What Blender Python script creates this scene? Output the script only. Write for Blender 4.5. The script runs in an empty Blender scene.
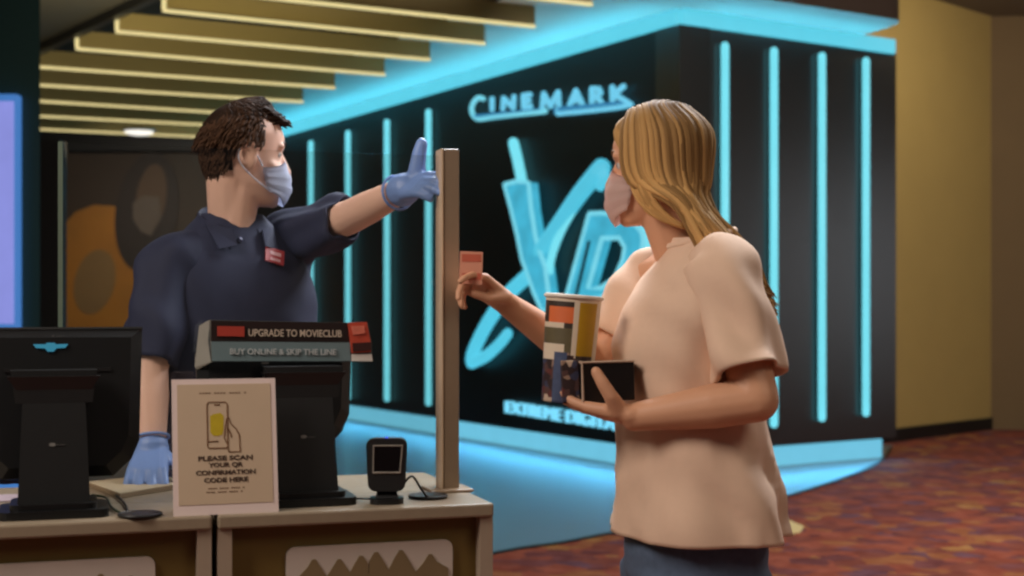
import bpy, bmesh, math, random
from mathutils import Vector as V, Matrix, noise, geometry
from mathutils.bvhtree import BVHTree
random.seed(7)
SC = bpy.context.scene
COL = SC.collection
F, CX, HZ, HC = 1400.0, 512.0, 308.0, 1.30      # focal length (px), centre column, horizon row, eye height (m)

# ------------------------------------------------------------------ helpers
def W(px, py, Y):                     # a photo pixel at depth Y -> a place in the room
    return V(((px-CX)*Y/F, Y, HC+(HZ-py)*Y/F))
def ray(px, py):
    return V(((px-CX)/F, 1.0, (HZ-py)/F))
CAM = V((0, 0, HC))
def onplane(px, py, p0, n):
    d = ray(px, py); t = (p0-CAM).dot(n)/d.dot(n); return CAM+d*t
def onfloor(px, py, z=0.0):
    return onplane(px, py, V((0, 0, z)), V((0, 0, 1)))
def lin(c):
    c = c/255.0
    return c/12.92 if c <= .04045 else ((c+.055)/1.055)**2.4
def rgb(c): return (lin(c[0]), lin(c[1]), lin(c[2]), 1.0)

ORG = {}
def link(o, parent=None):
    COL.objects.link(o)
    if parent is not None: o.parent = parent
    return o
def mesh_from(bm, name):
    me = bpy.data.meshes.new(name); bm.normal_update(); bm.to_mesh(me); bm.free(); return me
def obj(name, bm, mats, parent=None, smooth=False, base=None):
    """links one mesh object; bm in world coordinates, origin at the parent's base (or `base`)"""
    me = mesh_from(bm, name) if isinstance(bm, bmesh.types.BMesh) else bm
    o = bpy.data.objects.new(name, me); link(o, parent)
    if parent is not None: org = ORG[parent.name]
    else: org = V(base) if base is not None else V((0, 0, 0))
    if org.length > 0: me.transform(Matrix.Translation(-org))
    if parent is None: o.location = org
    ORG[o.name] = org
    for m in (mats if isinstance(mats, (list, tuple)) else [mats]): me.materials.append(m)
    if smooth:
        for p in me.polygons: p.use_smooth = True
    return o
def thing(name, label, cat, loc, group=None):
    o = bpy.data.objects.new(name, None); o.empty_display_size = .05; link(o); o.location = loc; ORG[o.name] = V(loc)
    return tag(o, label, cat, group)
def tag(o, label=None, cat=None, group=None, kind=None):
    if label: o['label'] = label
    if cat: o['category'] = cat
    if group: o['group'] = group
    if kind: o['kind'] = kind
    return o
def struct(name, bm, m, smooth=False, label=None):
    o = obj(name, bm, m, smooth=smooth); o['kind'] = 'structure'
    if label: o['label'] = label; 
    return o
def NB(): return bmesh.new()

def frame_box(bm, o, ax, ay, az, mi=0, bev=0):
    """box from corner o spanned by three vectors"""
    vs = [bm.verts.new(o+ax*i+ay*j+az*k) for k in (0, 1) for j in (0, 1) for i in (0, 1)]
    fs = []
    for q in ((0,2,3,1),(4,5,7,6),(0,1,5,4),(2,6,7,3),(0,4,6,2),(1,3,7,5)):
        f = bm.faces.new([vs[i] for i in q]); f.material_index = mi; fs.append(f)
    bmesh.ops.recalc_face_normals(bm, faces=fs)
    if bev:
        es = list({e for f in fs for e in f.edges})
        r = bmesh.ops.bevel(bm, geom=es, offset=bev, segments=2, affect='EDGES', profile=.5)
        for f in r['faces']: f.material_index = mi
    return vs
def abox(bm, x0, x1, y0, y1, z0, z1, mi=0, bev=0):
    return frame_box(bm, V((x0,y0,z0)), V((x1-x0,0,0)), V((0,y1-y0,0)), V((0,0,z1-z0)), mi, bev)
def prism(bm, pts, off, mi=0):
    """closed solid from a planar outline (3-D points) pushed along off"""
    n = len(pts)
    tris = geometry.tessellate_polygon([pts])
    a = [bm.verts.new(p) for p in pts]; b = [bm.verts.new(p+off) for p in pts]
    fs = []
    for t in tris:
        fs.append(bm.faces.new([a[i] for i in t])); fs.append(bm.faces.new([b[i] for i in reversed(t)]))
    for i in range(n):
        j = (i+1) % n; fs.append(bm.faces.new((a[i], a[j], b[j], b[i])))
    for f in fs: f.material_index = mi
    bmesh.ops.recalc_face_normals(bm, faces=fs)
def perp(d):
    d = d.normalized(); a = V((0,0,1)) if abs(d.z) < .9 else V((1,0,0))
    u = d.cross(a).normalized(); return u, d.cross(u).normalized()
def tube(bm, pts, rad, seg=8, mi=0, flat=1.0, caps=True):
    rings = []; n = len(pts); u = None
    for i, p in enumerate(pts):
        d = (pts[min(i+1,n-1)]-pts[max(i-1,0)]).normalized()
        if u is None: u, w = perp(d)
        else:
            u = (u-d*u.dot(d)).normalized(); w = d.cross(u)
        r = rad[i] if isinstance(rad, (list, tuple)) else rad
        rings.append([bm.verts.new(p+(u*math.cos(2*math.pi*k/seg)+w*math.sin(2*math.pi*k/seg)*flat)*r) for k in range(seg)])
    for a, b in zip(rings, rings[1:]):
        for k in range(seg):
            f = bm.faces.new((a[k], a[(k+1)%seg], b[(k+1)%seg], b[k])); f.material_index = mi
    if caps:
        f = bm.faces.new(list(reversed(rings[0]))); f.material_index = mi
        f = bm.faces.new(rings[-1]); f.material_index = mi
def catmull(P, n=6):
    out = []
    for i in range(len(P)-1):
        p0, p1, p2, p3 = P[max(i-1,0)], P[i], P[i+1], P[min(i+2,len(P)-1)]
        for k in range(n):
            t = k/n
            out.append(.5*((2*p1)+(p2-p0)*t+(2*p0-5*p1+4*p2-p3)*t*t+(3*p1-p0-3*p2+p3)*t**3))
    out.append(P[-1].copy()); return out
def ball(bm, c, r, seg=16, M=None):
    ret = bmesh.ops.create_uvsphere(bm, u_segments=seg, v_segments=seg//2+1, radius=1)
    R = r if isinstance(r, (tuple, list)) else (r, r, r)
    m = Matrix.Translation(c) @ ((M or Matrix.Identity(3)).to_4x4()) @ Matrix.Diagonal((R[0], R[1], R[2], 1))
    bmesh.ops.transform(bm, matrix=m, verts=ret['verts'])
def cap(bm, p0, r0, p1, r1, seg=14):
    ball(bm, p0, r0, seg); ball(bm, p1, r1, seg)
    if (p1-p0).length > 1e-5: tube(bm, [p0, p1], [r0, r1], seg)
def chain(bm, P, R, seg=14):
    for i in range(len(P)-1): cap(bm, P[i], R[i], P[i+1], R[i+1], seg)
def loft(bm, secs, seg=32, p=2.0):
    """secs: (centre, vecA, vecB): stacked (super)ellipses, capped"""
    rings = []
    for c, a, b in secs:
        ring = []
        for k in range(seg):
            t = 2*math.pi*k/seg; ct, st = math.cos(t), math.sin(t)
            ring.append(bm.verts.new(c+a*(math.copysign(abs(ct)**(2/p), ct))+b*(math.copysign(abs(st)**(2/p), st))))
        rings.append(ring)
    for a, b in zip(rings, rings[1:]):
        for k in range(seg): bm.faces.new((a[k], a[(k+1)%seg], b[(k+1)%seg], b[k]))
    bm.faces.new(list(reversed(rings[0]))); bm.faces.new(rings[-1])
def remesh(bm, vox, smooth=6, fac=.5):
    """union of overlapping closed shells -> one continuous surface"""
    bmesh.ops.recalc_face_normals(bm, faces=bm.faces[:])
    me = mesh_from(bm, 'tmp'); o = bpy.data.objects.new('tmp', me); COL.objects.link(o)
    m = o.modifiers.new('r', 'REMESH'); m.mode = 'VOXEL'; m.voxel_size = vox; m.use_smooth_shade = True
    if smooth:
        s = o.modifiers.new('s', 'SMOOTH'); s.factor = fac; s.iterations = smooth
    dg = bpy.context.evaluated_depsgraph_get(); dg.update()
    out = bpy.data.meshes.new_from_object(o.evaluated_get(dg))
    bpy.data.objects.remove(o); bpy.data.meshes.remove(me)
    for p in out.polygons: p.use_smooth = True
    out.materials.clear()
    return out
def shell(bm, secs, seg=48, fn=None, sub=5, p=2.0, open0=False, open1=False, wall=.006):
    """smooth garment tube through elliptic sections (centre, vecA, vecB); open ends get a turned-in edge"""
    n = sub; cs = catmull([x[0] for x in secs], n); As = catmull([x[1] for x in secs], n); Bs = catmull([x[2] for x in secs], n)
    rings = []; m = len(cs)
    def ring(c, a, b, t, k0=1.0, push=V((0,0,0))):
        out = []
        for k in range(seg):
            an = 2*math.pi*k/seg; ct, st = math.cos(an), math.sin(an)
            d = a*(math.copysign(abs(ct)**(2/p), ct))+b*(math.copysign(abs(st)**(2/p), st))
            q = c+d*k0
            if fn: q = q+d.normalized()*fn(q, t, an)
            out.append(bm.verts.new(q+push))
        return out
    def inner(i, j):
        ax = (cs[j]-cs[i]).normalized(); r = As[i].length
        return [ring(cs[i], As[i], Bs[i], i/(m-1), 1-wall/r), ring(cs[i], As[i], Bs[i], i/(m-1), 1-2*wall/r, ax*.03)]
    if open0: rings += list(reversed(inner(0, 1)))
    rings += [ring(cs[i], As[i], Bs[i], i/(m-1)) for i in range(m)]
    if open1: rings += inner(m-1, m-2)
    for x, y in zip(rings, rings[1:]):
        for k in range(seg): bm.faces.new((x[k], x[(k+1)%seg], y[(k+1)%seg], y[k]))
    if not open0: bm.faces.new(list(reversed(rings[0])))
    if not open1: bm.faces.new(rings[-1])
    bmesh.ops.recalc_face_normals(bm, faces=bm.faces[:])
def limb(P, R, sq=1.0):
    """sections for shell along a path"""
    out = []; u = None
    for i, p in enumerate(P):
        d = (P[min(i+1,len(P)-1)]-P[max(i-1,0)]).normalized()
        if u is None: u, w = perp(d)
        else: u = (u-d*u.dot(d)).normalized(); w = d.cross(u)
        out.append((p, u*R[i], w*R[i]*sq))
    return out
def bvh_of(me, org=V((0,0,0))):
    return BVHTree.FromPolygons([v.co+org for v in me.vertices], [tuple(p.vertices) for p in me.polygons])
def curve_mesh(setup):
    cu = bpy.data.curves.new('tmpc', 'CURVE') ; setup(cu)
    return cu
def to_bm(data, bm, fn, mi=0):
    """evaluates curve/text data and adds its mesh to bm through fn(local co)"""
    o = bpy.data.objects.new('tmp', data); COL.objects.link(o)
    dg = bpy.context.evaluated_depsgraph_get(); dg.update()
    me = bpy.data.meshes.new_from_object(o.evaluated_get(dg))
    vs = [bm.verts.new(fn(v.co)) for v in me.vertices]
    for p in me.polygons:
        try:
            f = bm.faces.new([vs[i] for i in p.vertices]); f.material_index = mi
        except ValueError: pass
    bpy.data.objects.remove(o); bpy.data.meshes.remove(me)
def text(bm, s, o, ex, ey, width=None, height=.02, ext=.0008, mi=0, bold=.0, align='CENTER'):
    """flat lettering: o = middle of baseline, ex/ey unit directions"""
    cu = bpy.data.curves.new('t', 'FONT'); cu.body = s; cu.align_x = align; cu.size = 1.0
    cu.extrude = ext/height*.7; cu.offset = bold; cu.resolution_u = 3
    n = ex.cross(ey).normalized()
    ob = bpy.data.objects.new('t', cu); COL.objects.link(ob)
    dg = bpy.context.evaluated_depsgraph_get(); dg.update()
    w = max(ob.dimensions.x, 1e-4); bpy.data.objects.remove(ob)
    sy = height/.7; sx = (width/w) if width else sy
    to_bm(cu, bm, lambda c: o+ex*(c.x*sx)+ey*(c.y*sy)+n*(c.z*sy+ext), mi)
    bpy.data.curves.remove(cu)
def rrect(w, h, r, n=5):
    out = []
    for cx, cy, a0 in ((w-r, h-r, 0), (r, h-r, 90), (r, r, 180), (w-r, r, 270)):
        for k in range(n+1):
            a = math.radians(a0+90*k/n); out.append((cx+r*math.cos(a), cy+r*math.sin(a)))
    return out

# ------------------------------------------------------------------ materials
def mat(name, c, rough=.6, var=.08, scale=30, metal=0, bump=0, spec=.5, c2=None, coat=0):
    m = bpy.data.materials.new(name); m.use_nodes = True
    nt = m.node_tree; N = nt.nodes; b = N['Principled BSDF']
    tc = N.new('ShaderNodeTexCoord'); nz = N.new('ShaderNodeTexNoise'); nz.inputs['Scale'].default_value = scale; nz.inputs['Detail'].default_value = 4
    nt.links.new(tc.outputs['Object'], nz.inputs['Vector'])
    mx = N.new('ShaderNodeMix'); mx.data_type = 'RGBA'
    a = rgb(c); d = rgb(c2) if c2 else tuple(min(1, v*(1+var)) for v in a[:3])+(1,)
    e = a if c2 else tuple(v*(1-var) for v in a[:3])+(1,)
    mx.inputs[6].default_value = e; mx.inputs[7].default_value = d
    nt.links.new(nz.outputs['Fac'], mx.inputs[0]); nt.links.new(mx.outputs[2], b.inputs['Base Color'])
    b.inputs['Roughness'].default_value = rough; b.inputs['Metallic'].default_value = metal
    b.inputs['Specular IOR Level'].default_value = spec; b.inputs['Coat Weight'].default_value = coat
    if bump:
        bp = N.new('ShaderNodeBump'); bp.inputs['Strength'].default_value = bump; bp.inputs['Distance'].default_value = .01
        nt.links.new(nz.outputs['Fac'], bp.inputs['Height']); nt.links.new(bp.outputs['Normal'], b.inputs['Normal'])
    return m
def glow(name, c, strength, var=.06):
    m = mat(name, c, .5, var, 6); b = m.node_tree.nodes['Principled BSDF']
    mx = [n for n in m.node_tree.nodes if n.type == 'MIX'][0]
    m.node_tree.links.new(mx.outputs[2], b.inputs['Emission Color']); b.inputs['Emission Strength'].default_value = strength
    b.inputs['Base Color'].default_value = (.02,.02,.02,1)
    for l in list(b.inputs['Base Color'].links): m.node_tree.links.remove(l)
    return m
BLACKGLOSS = mat('black lacquer', (13,13,12), .30, .2, 3, spec=1.0)
CYAN = glow('cyan neon', (116,220,236), 1.05)
CYANDEEP = glow('cyan sign face', (66,184,216), .88, .35)
CYANRIM = glow('cyan sign rim', (120,216,236), .95)
SKIRT = glow('cyan skirt light', (112,200,230), .92)
COVE = glow('cyan cove light', (92,208,232), .95)
CREAMLED = glow('warm ceiling strip', (226,208,146), 1.1)
OLIVE = mat('olive baffle', (120,106,58), .6, .12, 2)
DARKCEIL = mat('dark ceiling', (22,21,15), .8, .15, 2)
GREYSOF = mat('grey soffit', (66,63,53), .7, .1, 2)
WHITESOF = mat('pale soffit plaster', (205,208,205), .7, .04, 2)
BLACKLEFT = mat('black satin lacquer', (13,13,12), .42, .2, 3, spec=.35)
BLACKTRIM = mat('black trim', (12,12,12), .5, .2, 8)
BEIGE = mat('beige wall plaster', (172,148,88), .8, .06, 3, bump=.05)
BROWNWALL = mat('brown side wall', (112,92,62), .8, .1, 2)
BACKBROWN = mat('dark brown wall', (46,31,19), .7, .2, 1.5)
TILE = mat('pale polished floor', (112,122,130), .3, .06, 2.5, spec=.6)
BLACKPL = mat('black plastic', (13,13,14), .42, .15, 40)
BLACKPL2 = mat('satin black plastic', (31,31,31), .4, .12, 60)
GREYPL = mat('grey plastic', (120,118,114), .4)
WHITEPL = mat('white print', (225,220,212), .5)
SKIN_W = mat('fair warm skin', (214,160,126), .5, .06, 14, spec=.35)
SKIN_M = mat('fair skin', (238,194,172), .5, .06, 14, spec=.35)

def carpet_mat():
    m = bpy.data.materials.new('patterned carpet'); m.use_nodes = True; nt = m.node_tree; N = nt.nodes; L = nt.links; b = N['Principled BSDF']
    tc = N.new('ShaderNodeTexCoord')
    nz = N.new('ShaderNodeTexNoise'); nz.inputs['Scale'].default_value = 5; nz.inputs['Detail'].default_value = 3; nz.inputs['Distortion'].default_value = .6
    vo = N.new('ShaderNodeTexVoronoi'); vo.inputs['Scale'].default_value = 8.5
    ad = N.new('ShaderNodeMix'); ad.data_type = 'RGBA'; ad.inputs[0].default_value = .16
    L.new(tc.outputs['Object'], nz.inputs['Vector']); L.new(tc.outputs['Object'], ad.inputs[6]); L.new(nz.outputs['Color'], ad.inputs[7]); L.new(ad.outputs[2], vo.inputs['Vector'])
    sp = N.new('ShaderNodeSeparateColor'); L.new(vo.outputs['Color'], sp.inputs[0])
    r = N.new('ShaderNodeValToRGB'); r.color_ramp.interpolation = 'CONSTANT'
    cols = [(0,(132,78,68)),(.22,(152,88,72)),(.42,(122,76,78)),(.58,(156,104,72)),(.68,(112,68,70)),(.76,(142,80,66)),(.89,(112,80,94)),(.95,(168,126,80))]
    e = r.color_ramp.elements
    e[0].position = 0; e[0].color = rgb(cols[0][1]); e[1].position = cols[1][0]; e[1].color = rgb(cols[1][1])
    for p, c in cols[2:]:
        k = e.new(p); k.color = rgb(c)
    L.new(sp.outputs[0], r.inputs[0])
    n2 = N.new('ShaderNodeTexNoise'); n2.inputs['Scale'].default_value = 9; n2.inputs['Detail'].default_value = 6; L.new(tc.outputs['Object'], n2.inputs['Vector'])
    r2 = N.new('ShaderNodeValToRGB'); r2.color_ramp.elements[0].color = rgb((190,150,140)); r2.color_ramp.elements[1].color = (1,1,1,1)
    r2.color_ramp.elements[0].position = .35; r2.color_ramp.elements[1].position = .65
    L.new(n2.outputs['Fac'], r2.inputs[0])
    mu = N.new('ShaderNodeMix'); mu.data_type = 'RGBA'; mu.blend_type = 'MULTIPLY'; mu.inputs[0].default_value = .6
    L.new(r.outputs[0], mu.inputs[6]); L.new(r2.outputs[0], mu.inputs[7]); L.new(mu.outputs[2], b.inputs['Base Color'])
    b.inputs['Roughness'].default_value = .95; b.inputs['Specular IOR Level'].default_value = .1
    return m
CARPET = carpet_mat()
def glass_mat():
    m = bpy.data.materials.new('clear acrylic'); m.use_nodes = True; nt = m.node_tree; N = nt.nodes; L = nt.links
    out = N['Material Output']; N.remove(N['Principled BSDF'])
    tr = N.new('ShaderNodeBsdfTransparent'); tr.inputs[0].default_value = (.93,.925,.91,1)
    gl = N.new('ShaderNodeBsdfGlossy'); gl.inputs['Roughness'].default_value = .03
    nz = N.new('ShaderNodeTexNoise'); nz.inputs['Scale'].default_value = 2
    mp = N.new('ShaderNodeMapRange'); mp.inputs['To Min'].default_value = .03; mp.inputs['To Max'].default_value = .06
    L.new(nz.outputs['Fac'], mp.inputs['Value'])
    mx = N.new('ShaderNodeMixShader'); L.new(mp.outputs[0], mx.inputs[0]); L.new(tr.outputs[0], mx.inputs[1]); L.new(gl.outputs[0], mx.inputs[2])
    L.new(mx.outputs[0], out.inputs[0]); return m
ACRYL = glass_mat()

# ------------------------------------------------------------------ the room
Z = V((0,0,1))
A = V((1.30, 10.85, 0))                        # foot of the corner of the black feature wall
dL = V((-.511,.86,0)).normalized(); nL = V((-.86,-.511,0)).normalized()
dR = V((.84,.54,0)).normalized();  nR = V((.54,-.84,0)).normalized()
LL, LR, TOP, SK, SZ = 9.9, 2.42, 3.52, .175, 3.62
B_L = A+dL*LL; B_R = A+dR*LR
bm = NB(); abox(bm, -9, 9, -4, 20, -.1, 0); struct('floor', bm, CARPET)
# polished floor strip around the black wall, with a curved end
edge = [onfloor(*p) for p in ((330,590),(500,552),(560,543),(612,533),(700,518),(780,498),(835,481),(868,468),(884,457),(889,448))]
edge = catmull(edge, 4)
pts = [V((p.x,p.y,.0)) for p in edge]+[V((3.6,13.2,0)), V((3.0,14,0)), V((-2,19.2,0)), V((-6.5,19.2,0)), V((-6.5,9,0))]
bm = NB(); prism(bm, pts, V((0,0,.006))); struct('floor_polished', bm, TILE)
bm = NB(); prism(bm, [p+V((0,0,.004)) for p in edge]+[p+V((.02,-.03,.004)) for p in reversed(edge)], V((0,0,.006))); struct('trim_1', bm, BLACKTRIM)
# black wall body (two faces that meet at the corner) above a lit recessed skirt
def slab(bm, p, d, ln, n, th, z0, z1): frame_box(bm, p+V((0,0,z0)), d*ln, -n*th, V((0,0,z1-z0)))
bm = NB(); slab(bm, A, dL, LL, nL, .3, SK, TOP); struct('wall_feature_left', bm, BLACKLEFT)
bm = NB(); slab(bm, A, dR, LR, nR, .3, SK, TOP); struct('wall_feature_right', bm, BLACKGLOSS)
bm = NB(); slab(bm, A-nL*.05, dL, LL, nL, .1, 0.006, SK); slab(bm, A-nR*.05, dR, LR-.12, nR, .1, 0.006, SK); struct('trim_2', bm, SKIRT)
# cove strip at the head of the wall
bm = NB(); slab(bm, A+nL*.04, dL, LL, nL, .06, TOP-.02, SZ); slab(bm, A+nR*.04, dR, LR-.05, nR, .06, TOP-.02, SZ); struct('trim_3', bm, COVE)
# overhanging soffit with a rounded end
OV, OVR = 1.35, .62
def isect(p, d, q, e):
    r = geometry.intersect_line_line(p, p+d, q, q+e); return r[0]
pl, pr = A+nL*OV, A+nR*OVR
cor = isect(pl, dL, pr, dR)
out = [pl+dL*LL, cor]
endc = B_R+dR*-.70
for k in range(9):
    a = math.pi/2*k/8
    out.append(endc+nR*(OVR*math.cos(a))+dR*(.25*math.sin(a)))
out += [B_R-nR*.4-dR*.1, A-nR*.3-nL*.3, B_L-nL*.3]
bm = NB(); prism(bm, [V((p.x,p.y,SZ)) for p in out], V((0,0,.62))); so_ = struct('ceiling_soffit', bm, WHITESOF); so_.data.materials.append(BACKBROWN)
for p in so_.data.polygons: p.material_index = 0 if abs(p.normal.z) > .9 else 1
# upper ceilings and walls
bm = NB(); abox(bm, -9, 9, -4, 20, 4.42, 4.5); struct('ceiling', bm, mat('ceiling plaster', (120,112,98), .9))
bm = NB()
ct = [V((-9,8,3.86)), V((-.9,7.2,3.86)), V((cor.x,cor.y,3.86)), V(((pl+dL*LL).x,(pl+dL*LL).y,3.86)), V((-9,19.6,3.86))]
prism(bm, ct, V((0,0,.06))); struct('ceiling_baffles', bm, DARKCEIL)
bm = NB(); abox(bm, -9, 9, 19.35, 19.6, 0, 4.42); struct('wall_back', bm, BACKBROWN)
bm = NB(); abox(bm, -7.5, -2.9, 19.2, 19.34, 3.42, 3.80); struct('trim_4', bm, BLACKTRIM)
E1 = onfloor(876, 444); E2 = onfloor(991, 429.5)
E1 = E2+(E1-E2)*1.25
bm = NB(); frame_box(bm, E1, E2-E1, V((-.2,.2,0)), V((0,0,4.42))); struct('wall_right', bm, BEIGE)
bm = NB(); nn = V(((E2-E1).y, -(E2-E1).x, 0)).normalized(); frame_box(bm, E1+nn*.02, E2-E1, -nn*.03, V((0,0,.13))); struct('baseboard_right', bm, BLACKTRIM)
bm = NB(); frame_box(bm, E2, V((4,-.25,0)), V((0,.2,0)), V((0,0,4.42))); struct('wall_far_right', bm, BROWNWALL)
# dark column at the left with a bright screen
cx1 = W(40,0,9).x
bm = NB(); prism(bm, [V((-4.6,9,0)), V((cx1,9,0)), V((cx1-.25,9.5,0)), V((-4.6,9.5,0))], V((0,0,4.42))); struct('wall_left_column', bm, mat('dark teal column', (14,56,50), .5, .3, 1))
bm = NB(); abox(bm, -5.5, W(62,0,9.6).x, 9.55, 9.7, 0, HC+(HZ-141)*9.6/F); struct('wall_left', bm, mat('near black wall', (24,18,15), .7))
# lower grey ceiling at the upper left with a black edge
e0, e1 = onplane(205,-31,V((0,0,3.62)),Z), onplane(36,50,V((0,0,3.62)),Z)
bm = NB(); prism(bm, [e0, e1, V((-9,e1.y,3.62)), V((-9,e0.y-1,3.62)), V((e0.x,e0.y-1,3.62))], V((0,0,.09))); struct('ceiling_left', bm, GREYSOF)
bm = NB(); ed = (e1-e0); frame_box(bm, e0+V((0,0,-.07)), ed, V((-.06,-.04,0)), V((0,0,.18))); struct('trim_5', bm, BLACKTRIM)

# ceiling baffles with light strips
sof_p, sof_d = V((pl.x,pl.y,0)), dL
le0, led = V((e0.x,e0.y,0)), V((ed.x,ed.y,0)).normalized()
ends_px = [((330,-24),(592,6)),((220,-6),(535,28)),((163,12),(485,45)),((116,33),(430,61)),((76,50),(385,76)),((36,68),(335,89)),((36,86),(303,103)),((36,102),(272,117)),((36,117),(250,128)),((36,130),(226,139))]
for i, (lp, rp) in enumerate(ends_px):
    L0 = onplane(*lp, V((0,0,3.45)), Z); R0 = onplane(*rp, V((0,0,3.45)), Z)
    if i >= 5: L0 = L0-(R0-L0)*.25
    dB = (R0-L0).normalized(); nB = V((dB.y,-dB.x,0))
    where = ['nearest the camera at the top edge','second from the camera','third from the camera','fourth from the camera','fifth from the camera','sixth from the camera','seventh from the camera','eighth, meeting the man\'s hair','ninth from the camera','farthest of all, over the far wall'][i]
    t = thing('ceiling_baffle', 'olive hanging ceiling baffle with warm light strip, '+where, 'ceiling baffle', (L0+R0)/2, 'lit baffles across the ceiling')
    h = .15
    bm = NB(); frame_box(bm, L0+V((0,0,.015)), R0-L0, -nB*.05, V((0,0,h))); obj('panel', bm, OLIVE, t)
    bm = NB(); frame_box(bm, L0+nB*.012, R0-L0, -nB*.03, V((0,0,.022)))
    obj('light_strip', bm, CREAMLED, t)
    if i < 5:
        bm = NB(); frame_box(bm, L0+nB*.012-dB*.005+V((0,0,.022)), dB*.026, -nB*.03, V((0,0,h-.015))); obj('light_strip', bm, CREAMLED, t)
t = thing('downlight', 'small white oval downlight among the far ceiling strips', 'ceiling light', W(139,132,16.6))
c = W(139,132,16.6); bm = NB(); ball(bm, c, (.17,.17,.04)); obj('diffuser', bm, glow('downlight glow', (240,236,226), 1.3), t, True)
bm = NB(); ring = [c+V((math.cos(a)*.18, math.sin(a)*.18, .02)) for a in [2*math.pi*k/24 for k in range(25)]]; tube(bm, ring, .015, 6, caps=False); obj('rim', bm, GREYPL, t, True)

# vertical neon bars on both faces of the black wall
def bar(px0, py0, px1, py1, n, lab):
    p0 = onplane(px0, py0, A+n*.035, n)-n*.035; p1 = onplane(px1, py1, A+n*.035, n)-n*.035; p1 = V((p0.x,p0.y,p1.z))
    t = thing('neon_bar', lab, 'neon light', p1, 'vertical neon bars on the black wall')
    r = .033
    bm = NB(); tube(bm, [p0+n*.035, p1+n*.035], r, 12); ball(bm, p0+n*.035, r, 12); ball(bm, p1+n*.035, r, 12); obj('neon_tube', bm, CYAN, t, True)
    bm = NB(); d = Z.cross(n)
    frame_box(bm, p1-d*.03-V((0,0,.02)), d*.06, n*.012, V((0,0,p0.z-p1.z+.04))); obj('backplate', bm, BLACKTRIM, t)
for a, l in (((311,143,312,392), 'cyan neon bar first from the left, beside the man\'s masked face'), ((348,133,349,397),'cyan neon bar second from left, crossed by the man\'s outstretched forearm'),
             ((387,122,388,399),'cyan neon bar third from left, crossed by the man\'s wrist'), ((428.5,112,429.5,403),'cyan neon bar fourth from left, close beside the shield post')):
    bar(*a, nL, l)
for a, l in (((725,46,724,430),'cyan neon bar directly behind the woman\'s hair'), ((774,51,772,424),'cyan neon bar just right of the woman\'s shoulder'),
             ((822,56,819,418),'cyan neon bar second from the beige wall'), ((866,61,863,413),'cyan neon bar nearest the beige wall')):
    bar(*a, nR, l)

# ------------------------------------------------------------------ wall lettering
def wpt(px, py, off=0): return onplane(px, py, A+nL*off, nL)
exL = -dL; eyL = Z
def stroke(bm, pxs, w, mi=0, off=.05, dep=.06):
    """ribbon-like letter stroke on the wall through photo points, w = width in metres"""
    P = [wpt(*p, off)-nL*off for p in pxs]
    tube(bm, [p+nL*off for p in P], w/2, 10, mi, 1.0)
    ball(bm, P[0]+nL*off, w/2, 10); ball(bm, P[-1]+nL*off, w/2, 10)
# CINEMARK sign: separate glowing letters, each a part, with the swooping underlines
def sg(cx, cy): return (455+cx*190/1024, 75+cy*55/296)
sign = thing('lettered_sign', 'glowing cyan cinema name in capital letters high on the black wall', 'sign', wpt(550,104))
LET = {
 'C': [[(152,128),(128,122),(104,142),(90,178),(98,214),(128,236),(200,226),(300,214),(400,203),(486,194)]],
 'I': [[(200,128),(200,186)]],
 'N': [[(258,182),(262,124),(314,178),(318,116)]],
 'E': [[(404,106),(368,110),(370,174),(408,170)],[(370,142),(400,138)]],
 'M': [[(470,180),(478,100),(514,168),(556,92),(560,176),(556,206),(640,198),(760,186),(880,172),(946,158)]],
 'A': [[(618,162),(652,84),(686,158)],[(632,138),(672,134)]],
 'R': [[(738,152),(738,74),(776,76),(784,96),(770,112),(742,116)],[(760,114),(788,146)]],
 'K': [[(850,140),(848,66)],[(908,62),(856,104),(912,136),(946,158)]],
}
for ch, strokes in LET.items():
    bm = NB()
    for s in strokes:
        pts = catmull([wpt(*sg(*p),.05)-nL*.05 for p in s], 4) if (ch == 'C' or (ch == 'M' and False)) else [wpt(*sg(*p),.05)-nL*.05 for p in s]
        n = len(pts)
        for a, b in zip(pts, pts[1:]): cap(bm, a+nL*.05, .025, b+nL*.05, .025, 8)
    obj('letter', bm, CYANRIM if ch == 'C' else glow('letter glow '+ch, (108,200,232), 1.0), sign, True)
# underline strip, deeper blue, behind the letters
bm = NB()
prism(bm, [wpt(*sg(*p),.04)-nL*.02 for p in ((110,215),(480,180),(490,200),(130,244))], nL*.05)
prism(bm, [wpt(*sg(*p),.04)-nL*.02 for p in ((545,175),(930,140),(950,164),(550,212))], nL*.05)
obj('underline', bm, glow('underline blue', (44,128,176), .9), sign)

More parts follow.
